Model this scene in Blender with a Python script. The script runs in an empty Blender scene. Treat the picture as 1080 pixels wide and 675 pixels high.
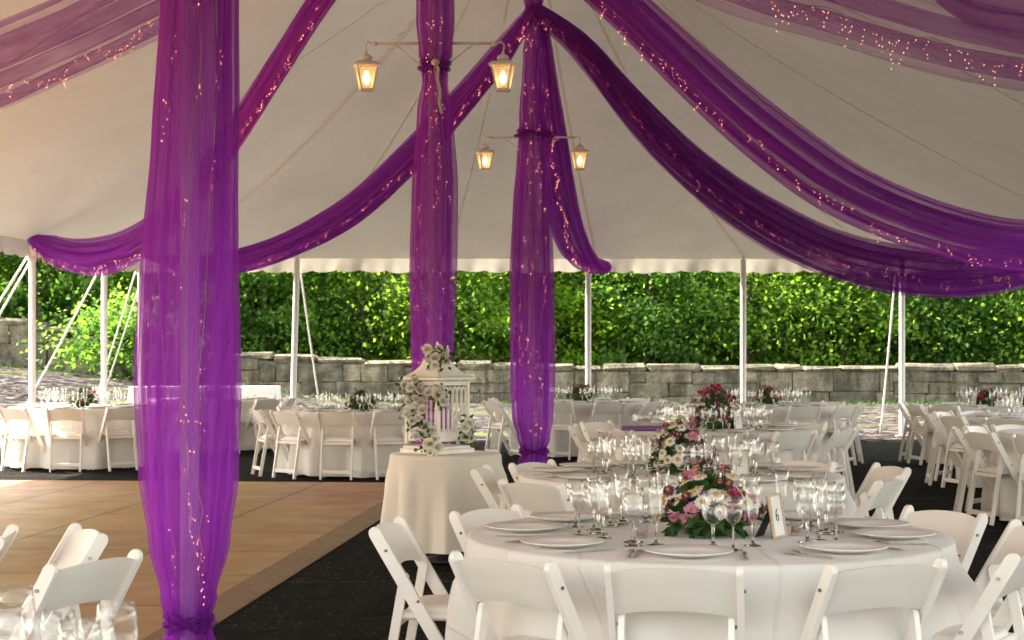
import bpy, math, random
import numpy as np
from mathutils import Vector, Matrix

random.seed(11)
rng = np.random.default_rng(5)
PI = math.pi
SC = bpy.context.scene
COL = SC.collection
CAM_H = 1.457
F = 1700.0


def px(x, y, D):
    """pixel of the 1080x675 picture at a distance -> world point"""
    return Vector(((x - 540) / F * D, D, CAM_H - (y - 371) / F * D))


def smooth(a, b, x):
    t = min(1, max(0, (x - a) / (b - a)))
    return t * t * (3 - 2 * t)


def interp(tab, x):
    if x <= tab[0][0]:
        return tab[0][1]
    for (a, va), (b, vb) in zip(tab, tab[1:]):
        if x <= b:
            t = (x - a) / (b - a)
            t = t * t * (3 - 2 * t)
            return va + (vb - va) * t
    return tab[-1][1]


def lerp_tab(tab, x):
    return float(np.interp(x, [a for a, b in tab], [b for a, b in tab]))


# ------------------------------------------------------------------ objects
def tag(o, label=None, cat=None, group=None, kind=None):
    if label: o['label'] = label
    if cat: o['category'] = cat
    if group: o['group'] = group
    if kind: o['kind'] = kind
    return o


def thing(name, label, cat, loc=(0, 0, 0), rz=0.0, group=None):
    o = bpy.data.objects.new(name, None)
    o.empty_display_size = 0.1
    COL.objects.link(o)
    o.location = loc
    o.rotation_euler = (0, 0, rz)
    return tag(o, label, cat, group)


class MB:
    def __init__(s):
        s.v = []; s.f = []; s.m = []; s.uv = {}

    def add(s, verts, faces, mat=0):
        n = len(s.v)
        s.v.extend([tuple(p) for p in verts])
        for f in faces:
            s.f.append(tuple(i + n for i in f)); s.m.append(mat)
        return n

    def box(s, c, size, rot=None, mat=0, bev=0.0):
        hx, hy, hz = size[0] / 2, size[1] / 2, size[2] / 2
        c = Vector(c)
        R = rot if rot is not None else Matrix.Identity(3)
        if bev <= 0:
            pts = [(x, y, z) for x in (-hx, hx) for y in (-hy, hy) for z in (-hz, hz)]
            fs = [(0, 1, 3, 2), (4, 6, 7, 5), (0, 4, 5, 1), (2, 3, 7, 6), (0, 2, 6, 4), (1, 5, 7, 3)]
        else:
            b = min(bev, hx * .9, hy * .9, hz * .9)
            pts = []; idx = {}
            for sx in (-1, 1):
                for sy in (-1, 1):
                    for sz in (-1, 1):
                        for ax in range(3):
                            p = [sx * (hx - b), sy * (hy - b), sz * (hz - b)]
                            p[ax] = (sx, sy, sz)[ax] * (hx, hy, hz)[ax]
                            idx[(sx, sy, sz, ax)] = len(pts); pts.append(tuple(p))
            fs = []
            for ax in range(3):
                o1, o2 = [a for a in range(3) if a != ax]
                for sg in (-1, 1):
                    q = []
                    for a, bb in ((-1, -1), (1, -1), (1, 1), (-1, 1)):
                        k = [0, 0, 0]; k[ax] = sg; k[o1] = a; k[o2] = bb
                        q.append(idx[(k[0], k[1], k[2], ax)])
                    fs.append(tuple(q))
                # edges along ax
                for a in (-1, 1):
                    for bb in (-1, 1):
                        k1 = [0, 0, 0]; k1[ax] = -1; k1[o1] = a; k1[o2] = bb
                        k2 = list(k1); k2[ax] = 1
                        fs.append((idx[(*k1, o1)], idx[(*k2, o1)], idx[(*k2, o2)], idx[(*k1, o2)]))
            for sx in (-1, 1):
                for sy in (-1, 1):
                    for sz in (-1, 1):
                        fs.append(tuple(idx[(sx, sy, sz, a)] for a in range(3)))
        s.add([c + R @ Vector(p) for p in pts], fs, mat)

    def lathe(s, prof, seg=16, c=(0, 0, 0), mat=0, close=False, rot=None):
        c = Vector(c)
        R = rot if rot is not None else Matrix.Identity(3)
        pts = []
        for r, z in prof:
            for k in range(seg):
                a = 2 * PI * k / seg
                pts.append(c + R @ Vector((r * math.cos(a), r * math.sin(a), z)))
        fs = []
        for i in range(len(prof) - 1):
            for k in range(seg):
                k2 = (k + 1) % seg
                fs.append((i * seg + k, i * seg + k2, (i + 1) * seg + k2, (i + 1) * seg + k))
        if close:
            fs.append(tuple(range(seg))[::-1])
            fs.append(tuple((len(prof) - 1) * seg + k for k in range(seg)))
        s.add(pts, fs, mat)

    def tube(s, path, rad, seg=8, mat=0, cap=True):
        path = [Vector(p) for p in path]
        n = len(path)
        rads = rad if isinstance(rad, (list, tuple)) else [rad] * n
        t0 = (path[1] - path[0]).normalized()
        up = Vector((0, 0, 1)) if abs(t0.z) < .9 else Vector((1, 0, 0))
        u = t0.cross(up).normalized()
        pts = []
        for i, p in enumerate(path):
            t = (path[min(i + 1, n - 1)] - path[max(i - 1, 0)])
            if t.length < 1e-9: t = t0
            t = t.normalized()
            u = (u - t * u.dot(t))
            if u.length < 1e-6: u = t.orthogonal()
            u = u.normalized()
            w = t.cross(u)
            for k in range(seg):
                a = 2 * PI * k / seg
                pts.append(p + (u * math.cos(a) + w * math.sin(a)) * rads[i])
        fs = []
        for i in range(n - 1):
            for k in range(seg):
                k2 = (k + 1) % seg
                fs.append((i * seg + k, i * seg + k2, (i + 1) * seg + k2, (i + 1) * seg + k))
        if cap:
            fs.append(tuple(range(seg))[::-1]); fs.append(tuple((n - 1) * seg + k for k in range(seg)))
        s.add(pts, fs, mat)

    def grid(s, P, mat=0, closed=False, flip=False):
        """P[i][j] points"""
        n, m = len(P), len(P[0])
        pts = [p for row in P for p in row]
        fs = []
        for i in range(n - 1):
            for j in range(m - 1 if not closed else m):
                j2 = (j + 1) % m
                q = (i * m + j, i * m + j2, (i + 1) * m + j2, (i + 1) * m + j)
                fs.append(q[::-1] if flip else q)
        return s.add(pts, fs, mat)

    def prism(s, outline, y0, y1, xf=None, mat=0):
        """outline in (x,z); extruded in y"""
        n = len(outline)
        pts = [Vector((x, y0, z)) for x, z in outline] + [Vector((x, y1, z)) for x, z in outline]
        if xf: pts = [xf @ p for p in pts]
        fs = [tuple(range(n)), tuple(range(2 * n - 1, n - 1, -1))]
        for i in range(n):
            j = (i + 1) % n
            fs.append((i, i + n, j + n, j))
        s.add(pts, fs, mat)

    def mesh(s, name, mats, smoothed=True, uv=None):
        me = bpy.data.meshes.new(name)
        me.from_pydata(s.v, [], s.f)
        for m in (mats if isinstance(mats, (list, tuple)) else [mats]):
            me.materials.append(m)
        me.polygons.foreach_set('material_index', s.m)
        me.polygons.foreach_set('use_smooth', [smoothed] * len(s.f))
        if uv is not None:
            l = me.uv_layers.new(name='UVMap')
            vi = np.empty(len(me.loops), dtype=np.int32)
            me.loops.foreach_get('vertex_index', vi)
            l.data.foreach_set('uv', np.asarray(uv, dtype=np.float32)[vi].ravel())
        me.update()
        return me

    def build(s, name, mats, parent=None, smoothed=True, sharp=None, uv=None):
        me = s.mesh(name, mats, smoothed, uv)
        if sharp and smoothed:
            me.set_sharp_from_angle(angle=math.radians(sharp))
        return link(name, me, parent)


def link(name, me, parent=None):
    o = bpy.data.objects.new(name, me)
    COL.objects.link(o)
    if parent is not None: o.parent = parent
    return o


def copy_thing(root, loc, rz, label=None, group=None, cat=None):
    kids = [o for o in root.children]
    r = root.copy(); COL.objects.link(r)
    r.location = loc; r.rotation_euler = (0, 0, rz)
    tag(r, label, cat, group)
    for ch in kids:
        c = ch.copy(); COL.objects.link(c); c.parent = r
        for g in ch.children:
            d = g.copy(); COL.objects.link(d); d.parent = c
    return r


# ------------------------------------------------------------------ materials
class NT:
    def __init__(s, name):
        s.m = bpy.data.materials.new(name); s.m.use_nodes = True
        s.t = s.m.node_tree; s.t.nodes.clear()
        s.out = s.n('ShaderNodeOutputMaterial')

    def n(s, typ, **kw):
        nd = s.t.nodes.new(typ)
        for k, v in kw.items():
            if k[0] == '_': setattr(nd, k[1:], v)
            else:
                key = k.replace('__', ' ')
                nd.inputs[key].default_value = v
        return nd

    def l(s, a, b):
        s.t.links.new(a, b)

    def coords(s, kind='Object', scale=(1, 1, 1)):
        tc = s.n('ShaderNodeTexCoord'); mp = s.n('ShaderNodeMapping')
        mp.inputs['Scale'].default_value = scale
        s.l(tc.outputs[kind], mp.inputs['Vector'])
        return mp.outputs['Vector']

    def noise(s, vec, scale, detail=3, rough=.55):
        nd = s.n('ShaderNodeTexNoise', Scale=scale, Detail=detail, Roughness=rough)
        s.l(vec, nd.inputs['Vector'])
        return nd.outputs['Fac']

    def ramp(s, fac, stops):
        r = s.n('ShaderNodeValToRGB')
        e = r.color_ramp.elements
        while len(e) < len(stops): e.new(.5)
        for el, (p, c) in zip(e, stops):
            el.position = p
            el.color = (*c, 1) if len(c) == 3 else c
        s.l(fac, r.inputs['Fac'])
        return r.outputs['Color']

    def math(s, op, a, b=None, clamp=False):
        nd = s.n('ShaderNodeMath', _operation=op); nd.use_clamp = clamp
        for i, x in enumerate((a, b)):
            if x is None: continue
            if isinstance(x, (int, float)): nd.inputs[i].default_value = x
            else: s.l(x, nd.inputs[i])
        return nd.outputs[0]

    def mix(s, fac, a, b, mode='MIX'):
        nd = s.n('ShaderNodeMix'); nd.data_type = 'RGBA'; nd.blend_type = mode
        for sock, x in ((nd.inputs[0], fac), (nd.inputs[6], a), (nd.inputs[7], b)):
            if isinstance(x, (int, float)): sock.default_value = x
            elif isinstance(x, tuple): sock.default_value = (*x, 1)
            else: s.l(x, sock)
        return nd.outputs[2]

    def bump(s, h, strength=.3, dist=.01):
        b = s.n('ShaderNodeBump', Strength=strength, Distance=dist)
        s.l(h, b.inputs['Height'])
        return b.outputs['Normal']

    def principled(s, color, rough=.5, normal=None, **kw):
        p = s.n('ShaderNodeBsdfPrincipled')
        if isinstance(color, tuple): p.inputs['Base Color'].default_value = (*color, 1)
        else: s.l(color, p.inputs['Base Color'])
        if isinstance(rough, (int, float)): p.inputs['Roughness'].default_value = rough
        else: s.l(rough, p.inputs['Roughness'])
        if normal is not None: s.l(normal, p.inputs['Normal'])
        for k, v in kw.items():
            p.inputs[k.replace('_', ' ')].default_value = v
        return p.outputs[0]

    def shader(s, node, **kw):
        return s.n(node, **kw)

    def done(s, sh):
        s.l(sh, s.out.inputs['Surface']); return s.m


def simple(name, c, rough=.5, vary=.08, scale=6, bump=0.0, bscale=60, **kw):
    t = NT(name); v = t.coords()
    f = t.noise(v, scale)
    lo = tuple(x * (1 - vary) for x in c); hi = tuple(min(1, x * (1 + vary)) for x in c)
    col = t.ramp(f, [(.3, lo), (.7, hi)])
    nm = t.bump(t.noise(v, bscale), bump, .004) if bump else None
    return t.done(t.principled(col, rough, nm, **kw))


def cloth_mat(name, c, creases=True):
    t = NT(name); v = t.coords('Object')
    f = t.noise(v, 2.2, 4)
    col = t.ramp(f, [(.3, tuple(x * .93 for x in c)), (.7, c)])
    h = t.math('ADD', t.math('MULTIPLY', t.noise(v, 7, 3), .8), t.math('MULTIPLY', t.noise(v, 240, 2), .05))
    if creases:
        uv = t.coords('UV')
        sp = t.n('ShaderNodeSeparateXYZ'); t.l(uv, sp.inputs[0])
        for ax in (0, 1):
            w = t.math('ABSOLUTE', t.math('SUBTRACT', t.math('FRACT', t.math('ADD', t.math('MULTIPLY', sp.outputs[ax], 1.55), 10.3)), .5))
            line = t.math('SUBTRACT', 1.0, t.math('MULTIPLY', w, 60.0, clamp=True))
            h = t.math('ADD', h, t.math('MULTIPLY', line, .5))
    nm = t.bump(h, .6, .014)
    d = t.principled(col, .85, nm, Sheen_Weight=.15)
    tr = t.n('ShaderNodeBsdfTranslucent'); t.l(col, tr.inputs['Color']); t.l(nm, tr.inputs['Normal'])
    mx = t.n('ShaderNodeMixShader', Fac=.12); t.l(d, mx.inputs[1]); t.l(tr.outputs[0], mx.inputs[2])
    return t.done(mx.outputs[0])


def sheer_mat(name, c, base=.34, edge=.5):
    t = NT(name)
    uv = t.coords('UV', (1, 1, 1))
    st = t.n('ShaderNodeMapping'); st.inputs['Scale'].default_value = (26, .8, 1); t.l(uv, st.inputs['Vector'])
    streak = t.noise(st.outputs['Vector'], 1.0, 4, .6)
    v = t.coords('Object'); cloud = t.noise(v, 3.0, 3)
    lw = t.n('ShaderNodeLayerWeight', Blend=.5)
    fac = t.math('POWER', lw.outputs['Facing'], 2.2)
    op = t.math('ADD', base, t.math('MULTIPLY', fac, edge))
    op = t.math('ADD', op, t.math('MULTIPLY', t.math('SUBTRACT', streak, .5), 1.25))
    op = t.math('ADD', op, t.math('MULTIPLY', t.math('SUBTRACT', cloud, .5), .2), clamp=True)
    col = t.ramp(streak, [(.25, tuple(x * .8 for x in c)), (.75, tuple(min(1, x * 1.15) for x in c))])
    d = t.n('ShaderNodeBsdfDiffuse'); t.l(col, d.inputs['Color'])
    tr = t.n('ShaderNodeBsdfTranslucent'); t.l(col, tr.inputs['Color'])
    sh = t.n('ShaderNodeBsdfSheen', Roughness=.4); sh.inputs['Color'].default_value = (.55, .3, .6, 1)
    m1 = t.n('ShaderNodeMixShader', Fac=.5); t.l(d.outputs[0], m1.inputs[1]); t.l(tr.outputs[0], m1.inputs[2])
    tp = t.n('ShaderNodeBsdfTransparent'); tp.inputs['Color'].default_value = (.95, .86, .96, 1)
    m2 = t.n('ShaderNodeMixShader'); t.l(op, m2.inputs[0]); t.l(tp.outputs[0], m2.inputs[1]); t.l(m1.outputs[0], m2.inputs[2])
    return t.done(m2.outputs[0])


def glass_mat(name):
    t = NT(name)
    tp = t.n('ShaderNodeBsdfTransparent'); tp.inputs['Color'].default_value = (.99, .993, .99, 1)
    g = t.n('ShaderNodeBsdfGlossy', Roughness=.015); g.inputs['Color'].default_value = (1, 1, 1, 1)
    lw = t.n('ShaderNodeLayerWeight', Blend=.5)
    f = t.math('ADD', .04, t.math('MULTIPLY', t.math('POWER', lw.outputs['Facing'], 2.4), .9), clamp=True)
    mx = t.n('ShaderNodeMixShader'); t.l(f, mx.inputs[0]); t.l(tp.outputs[0], mx.inputs[1]); t.l(g.outputs[0], mx.inputs[2])
    return t.done(mx.outputs[0])


def emit_mat(name, c, strength):
    t = NT(name)
    e = t.n('ShaderNodeEmission', Strength=strength); e.inputs['Color'].default_value = (*c, 1)
    return t.done(e.outputs[0])


def solid_glass_mat(name):
    t = NT(name)
    g = t.n('ShaderNodeBsdfGlass', Roughness=.0, IOR=1.47); g.inputs['Color'].default_value = (.97, .98, .97, 1)
    return t.done(g.outputs[0])


def leaf_mat(name, dark, light, trans=.55):
    t = NT(name)
    at = t.n('ShaderNodeAttribute'); at.attribute_name = 'tint'
    col = t.ramp(at.outputs['Fac'], [(0.0, dark), (.6, light), (1.0, tuple(x * 1.35 for x in light))])
    d = t.principled(col, .7, Specular_IOR_Level=.25)
    tr = t.n('ShaderNodeBsdfTranslucent')
    c2 = t.mix(1.0, col, (1.0, .93, .5), 'MULTIPLY'); c3 = t.mix(1.0, c2, (2.5, 2.4, 2.3), 'MULTIPLY')
    t.l(c3, tr.inputs['Color'])
    mx = t.n('ShaderNodeMixShader', Fac=trans); t.l(d, mx.inputs[1]); t.l(tr.outputs[0], mx.inputs[2])
    return t.done(mx.outputs[0])


M = {}
M['chair'] = simple('white_resin', (.83, .79, .725), .42, .03, 5, .05, 180)
M['pad'] = simple('seat_vinyl', (.78, .74, .68), .5, .04, 8, .1, 90)
M['screw'] = simple('bolt_metal', (.16, .15, .14), .4, Metallic=.8)
M['cloth'] = cloth_mat('white_linen', (.82, .795, .75))
M['cream_cloth'] = cloth_mat('cream_linen', (.84, .785, .68), False)
M['china'] = simple('white_china', (.84, .825, .78), .38, .02, 3, Specular_IOR_Level=.35)
M['steel'] = simple('cutlery_steel', (.62, .58, .52), .22, .1, 30, Metallic=.9)
M['glass'] = glass_mat('thin_clear_glass')
M['stem'] = solid_glass_mat('solid_clear_glass')
M['sheer'] = sheer_mat('sheer_purple_voile', (.53, .09, .73), .42, .40)
M['sheer_thin'] = sheer_mat('thin_purple_voile', (.46, .16, .60), .26, .36)
M['gather'] = sheer_mat('gathered_purple_voile', (.37, .055, .54), .38, .42)
M['ribbon'] = simple('silver_ribbon', (.62, .6, .6), .3)
M['paint'] = simple('white_painted_metal', (.80, .78, .74), .35, .04, 9, .05, 40)
M['pole'] = simple('white_pole_paint', (.80, .79, .77), .4, .05, 3)
M['rope'] = simple('white_rope', (.74, .72, .68), .9, .1, 80, .5, 300)
M['stake'] = simple('steel_stake', (.25, .2, .16), .7)
M['bulb'] = emit_mat('lit_lamp_bulb', (1.0, .60, .24), 3.2)
M['fairy'] = emit_mat('lit_fairy_bulb', (1.0, .36, .20), .42)
M['wire'] = simple('pale_wire', (.5, .36, .38), .6)
M['wood_frame'] = simple('gilt_frame', (.55, .42, .26), .4, .12, 40)
M['card'] = simple('white_card', (.84, .83, .8), .7, .02)
M['ink'] = simple('black_ink', (.03, .03, .035), .6)
M['black'] = simple('black_card', (.02, .02, .02), .6)
M['cage'] = simple('ivory_paint', (.85, .82, .735), .5, .07, 14, .08, 60)
M['wood'] = simple('plywood', (.4, .28, .16), .6)
M['runner'] = simple('purple_satin', (.16, .05, .22), .4)
M['candle'] = simple('votive_amber', (.38, .26, .18), .3)
M['twig'] = simple('bark', (.065, .045, .03), .9, .3, 9, .6, 30)


def petal(name, c, c2=None):
    t = NT(name); v = t.coords()
    f = t.noise(v, 60, 2)
    col = t.ramp(f, [(.3, tuple(x * .92 for x in c)), (.7, c2 or c)])
    d = t.principled(col, .6)
    tr = t.n('ShaderNodeBsdfTranslucent'); t.l(col, tr.inputs['Color'])
    mx = t.n('ShaderNodeMixShader', Fac=.25); t.l(d, mx.inputs[1]); t.l(tr.outputs[0], mx.inputs[2])
    return t.done(mx.outputs[0])


M['p_white'] = petal('white_petal', (.87, .85, .78))
M['p_cream'] = petal('cream_petal', (.86, .82, .68), (.88, .85, .76))
M['p_pink'] = petal('pink_petal', (.62, .20, .34), (.70, .30, .43))
M['p_rose'] = petal('rose_petal', (.60, .05, .17), (.68, .11, .25))
M['p_plum'] = petal('plum_petal', (.13, .012, .07), (.2, .02, .11))
M['p_yellow'] = petal('flower_centre', (.62, .38, .03))
M['leafd'] = leaf_mat('arrangement_leaf', (.02, .05, .012), (.055, .12, .03), .2)
M['leaf_a'] = leaf_mat('maple_leaf', (.022, .062, .010), (.115, .215, .032))
M['leaf_b'] = leaf_mat('deep_green_leaf', (.017, .052, .012), (.082, .178, .036))
M['leaf_c'] = leaf_mat('yellow_green_leaf', (.04, .09, .007), (.15, .26, .02))

# ------------------------------------------------------------------ render, world, camera
SC.render.engine = 'CYCLES'
cy = SC.cycles
cy.use_denoising = True
cy.max_bounces = 10; cy.diffuse_bounces = 4; cy.glossy_bounces = 3; cy.transmission_bounces = 6
cy.transparent_max_bounces = 40
cy.sample_clamp_indirect = 6.0
cy.caustics_reflective = False; cy.caustics_refractive = False
SC.view_settings.view_transform = 'Standard'
SC.view_settings.look = 'None'
SC.view_settings.gamma = 1.0
SC.view_settings.exposure = 2.65
SUN_DIR = Vector((-.78, .30, .98)).normalized()
W = bpy.data.worlds.new('World'); SC.world = W; W.use_nodes = True
wt = W.node_tree
bg = wt.nodes['Background']
sky = wt.nodes.new('ShaderNodeTexSky'); sky.sky_type = 'NISHITA'; sky.sun_disc = False
sky.sun_elevation = math.asin(SUN_DIR.z)
sky.sun_rotation = math.atan2(SUN_DIR.x, SUN_DIR.y) % (2 * PI)
sky.dust_density = 2.5; sky.ozone_density = 0.6
hz = wt.nodes.new('ShaderNodeMix'); hz.data_type = 'RGBA'; hz.blend_type = 'MULTIPLY'; hz.inputs[0].default_value = 1.0
hz.inputs[7].default_value = (1.12, 1.0, .83, 1)
hs = wt.nodes.new('ShaderNodeHueSaturation'); hs.inputs['Saturation'].default_value = .55
wt.links.new(sky.outputs[0], hs.inputs['Color']); wt.links.new(hs.outputs[0], hz.inputs[6]); wt.links.new(hz.outputs[2], bg.inputs['Color'])
bg.inputs['Strength'].default_value = .15
sd = bpy.data.lights.new('Sun', 'SUN'); sd.energy = 4.6; sd.angle = math.radians(.55); sd.color = (1, .90, .75)
so = bpy.data.objects.new('sun', sd); COL.objects.link(so)
so.rotation_euler = (-SUN_DIR).to_track_quat('-Z', 'Y').to_euler()
so.location = (-20, 5, 20)
cd = bpy.data.cameras.new('Camera'); cam = bpy.data.objects.new('camera', cd); COL.objects.link(cam)
cam.location = (0, 0, CAM_H); cam.rotation_euler = (PI / 2, 0, 0)
cd.sensor_width = 36; cd.lens = 36 * F / 1080; cd.shift_y = 33.5 / 1080
cd.clip_end = 600; cd.clip_start = .05
cd.dof.use_dof = True; cd.dof.focus_distance = 8.5; cd.dof.aperture_fstop = 8.0
SC.camera = cam


# ------------------------------------------------------------------ ground
def ground_z(X, D):
    far = .095 * max(0, -X - 3.4) * smooth(27, 45, D)
    edge = -7.0 - .13 * (27 - min(D, 27))
    d1 = max(0, edge - X)
    bank = .5 * (1 - math.exp(-d1 / 2.6)) * smooth(8, 16, D) * (1 - smooth(30, 45, D))
    back = 1.2 * smooth(48, 75, D)
    return max(far, bank) + .0 + back


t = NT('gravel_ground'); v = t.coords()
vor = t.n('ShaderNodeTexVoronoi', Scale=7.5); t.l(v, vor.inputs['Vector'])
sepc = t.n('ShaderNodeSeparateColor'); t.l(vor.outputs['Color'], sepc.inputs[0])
stone = t.ramp(sepc.outputs[0], [(0, (.014, .0138, .0145)), (.55, (.034, .033, .0345)), (.8, (.07, .068, .066)), (1, (.17, .165, .155))])  # stone tones darkened to stand in for tree shade over the gravel
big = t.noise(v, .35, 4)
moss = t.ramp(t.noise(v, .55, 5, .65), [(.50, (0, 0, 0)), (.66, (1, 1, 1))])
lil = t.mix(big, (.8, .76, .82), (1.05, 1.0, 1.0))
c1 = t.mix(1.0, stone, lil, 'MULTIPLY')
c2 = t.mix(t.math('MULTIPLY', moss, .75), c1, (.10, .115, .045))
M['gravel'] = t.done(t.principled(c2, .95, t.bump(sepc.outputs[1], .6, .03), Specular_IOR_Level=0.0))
xs = sorted(set(np.concatenate([np.linspace(-400, -30, 10), np.linspace(-30, 30, 61), np.linspace(30, 400, 10)]).tolist()))
ys = sorted(set(np.concatenate([np.linspace(-80, 0, 8), np.linspace(0, 80, 81), np.linspace(80, 500, 12)]).tolist()))
g = MB()
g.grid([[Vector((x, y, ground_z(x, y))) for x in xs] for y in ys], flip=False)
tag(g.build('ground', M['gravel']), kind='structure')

# black ground cloth with seams
t = NT('black_ground_cloth'); v = t.coords()
sp = t.n('ShaderNodeSeparateXYZ'); t.l(v, sp.inputs[0])
wob = t.math('MULTIPLY', t.math('SUBTRACT', t.noise(v, .8, 3), .5), .25)
seam = t.math('ABSOLUTE', t.math('SUBTRACT', t.math('FRACT', t.math('MULTIPLY', t.math('ADD', sp.outputs[1], wob), .345)), .5))
ln = t.math('SUBTRACT', 1.0, t.math('MULTIPLY', seam, 95.0, clamp=True), clamp=True)
ln = t.math('MULTIPLY', ln, t.ramp(t.noise(v, 1.1, 3), [(.42, (0, 0, 0)), (.6, (1, 1, 1))]))
base = t.ramp(t.noise(v, 5, 5, .7), [(.35, (.0025, .0024, .0023)), (.7, (.011, .010, .0092))])
vs = t.n('ShaderNodeTexVoronoi', _voronoi_dimensions='2D', Scale=9.0); t.l(v, vs.inputs['Vector'])
sv = t.n('ShaderNodeSeparateColor'); t.l(vs.outputs['Color'], sv.inputs[0])
vs2 = t.n('ShaderNodeTexVoronoi', _voronoi_dimensions='2D', Scale=21.0); t.l(v, vs2.inputs['Vector'])
sv2 = t.n('ShaderNodeSeparateColor'); t.l(vs2.outputs['Color'], sv2.inputs[0])
spk = t.math('ADD', t.math('MULTIPLY', t.math('LESS_THAN', vs.outputs['Distance'], .10), t.math('GREATER_THAN', sv.outputs[0], .62)),
             t.math('MULTIPLY', t.math('LESS_THAN', vs2.outputs['Distance'], .14), t.math('GREATER_THAN', sv2.outputs[1], .78)), clamp=True)
spk = t.math('MULTIPLY', spk, t.ramp(t.noise(v, .9, 3), [(.35, (.15, .15, .15)), (.6, (1, 1, 1))]))
c1 = t.mix(t.math('MULTIPLY', spk, .75), base, (.14, .12, .095))
c2 = t.mix(t.math('MULTIPLY', ln, .55), c1, (.2, .19, .18))
hh = t.math('ADD', t.noise(v, 3.2, 4), t.math('MULTIPLY', t.noise(v, 40, 3), .3))
M['gcloth'] = t.done(t.principled(c2, .9, t.bump(hh, 1.0, .06), Specular_IOR_Level=.06))
EB = lambda x: 25.7 + .10 * math.sin(x * 2.1) + .06 * math.sin(x * 5.3)
g = MB(); rows = []
for j in range(31):
    q = j / 30; row = []
    for i in range(61):
        p = i / 60
        D = -4 + q * (EB(p * 16) + 4)
        xl = -6.6 - .13 * (27 - D); xr = 9.6
        x = xl + p * (xr - xl)
        row.append(Vector((x, D, .006 + .004 * math.sin(x * 3 + D * 1.3) ** 2)))
    rows.append(row)
g.grid(rows)
tag(g.build('ground_cloth', M['gcloth']), kind='structure')

# ------------------------------------------------------------------ dance floor
AX = math.atan2(.135, 1.0)            # turn of the tent's long axis
t = NT('parquet_panels'); v = t.coords()
br = t.n('ShaderNodeTexBrick'); br.offset = 0.0; br.squash = 1.0
br.inputs['Scale'].default_value = 1.0; br.inputs['Brick Width'].default_value = 1.22; br.inputs['Row Height'].default_value = 1.22
br.inputs['Mortar Size'].default_value = .017; br.inputs['Mortar Smooth'].default_value = .1; br.inputs['Bias'].default_value = 0
br.inputs['Color1'].default_value = (.32, .165, .066, 1); br.inputs['Color2'].default_value = (.41, .22, .09, 1)
br.inputs['Mortar'].default_value = (.035, .02, .012, 1)
t.l(v, br.inputs['Vector'])
mp = t.n('ShaderNodeMapping'); mp.inputs['Scale'].default_value = (1.5, 14, 4); t.l(v, mp.inputs['Vector'])
gr = t.ramp(t.noise(mp.outputs['Vector'], 1.6, 6, .62), [(.25, (.74, .72, .7)), (.75, (1.12, 1.1, 1.08))])
c1 = t.mix(1.0, br.outputs['Color'], gr, 'MULTIPLY')
dirt = t.noise(v, 1.3, 5, .65)
c2 = t.mix(t.math('MULTIPLY', dirt, .2), c1, (.40, .26, .14))
rg = t.ramp(t.noise(v, 2.2, 4), [(.3, (.30, .30, .30)), (.7, (.48, .48, .48))])
M['parquet'] = t.done(t.principled(c2, rg, Specular_IOR_Level=.45))
M['trim'] = simple('brown_edge_trim', (.24, .155, .095), .45, .2, 7, .2, 50)
floor_o = thing('dance_floor', 'tan wooden panel dance floor with brown edging laid on black ground cloth', 'dance floor', (-1.34, 11.4, 0), -AX)
floor_o.rotation_euler = (0, 0, -.081)
g = MB(); L0, L1, Wd = -11.0, 6.05, 10.5
g.box((-Wd / 2 - .2, (L0 + L1) / 2, .022), (Wd, L1 - L0, .034), bev=.004)
g.build('floor_panel', M['parquet'], floor_o, False)
g = MB()
sec = [(-.198, .0405), (-.03, .018), (0, .012), (0, .004), (-.198, .004)]
g.prism([(x, z) for x, z in sec], L0, L1)
g.build('edge_trim', M['trim'], floor_o, False)
g = MB()
g.prism([(x, z) for x, z in sec], 0, Wd, Matrix.Translation((-.2, L1 + .2, 0)) @ Matrix.Rotation(PI / 2, 4, 'Z'))
g.build('edge_trim', M['trim'], floor_o, False)

# ------------------------------------------------------------------ tent
EAVE, PEAK = 3.05, 7.2
FL, FR, BL, BR = Vector((-9.55, 2.2)), Vector((5.5, 2.2)), Vector((-6.35, 27.4)), Vector((8.8, 27.7))  # near eave, out of view, pulled in so sky light reaches front tables
POLES = [(px(200, 371, 7.05).x, 7.05), (px(457, 371, 13.1).x, 13.1), (px(560.5, 371, 19.2).x, 19.2)]
NS, NTT = 76, 143
S_, T_ = np.meshgrid(np.linspace(0, 1, NS), np.linspace(0, 1, NTT))
XX = (1 - T_) * ((1 - S_) * FL.x + S_ * FR.x) + T_ * ((1 - S_) * BL.x + S_ * BR.x)
YY = (1 - T_) * ((1 - S_) * FL.y + S_ * FR.y) + T_ * ((1 - S_) * BL.y + S_ * BR.y)
Z = np.full_like(XX, EAVE + 1.0)
fixed = np.zeros(XX.shape, bool); fz = np.zeros_like(XX)
fixed[0, :] = fixed[-1, :] = True; fixed[:, 0] = fixed[:, -1] = True; fz[fixed] = EAVE


def pin_line(a, b, zf, wid=.11):
    a = np.array(a); b = np.array(b); d = b - a; L2 = (d ** 2).sum()
    q = ((XX - a[0]) * d[0] + (YY - a[1]) * d[1]) / L2
    dist = np.hypot(XX - a[0] - q * d[0], YY - a[1] - q * d[1])
    m = (q > 0) & (q < 1) & (dist < wid) & ~fixed
    fixed[m] = True; fz[m] = zf(q[m])


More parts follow.
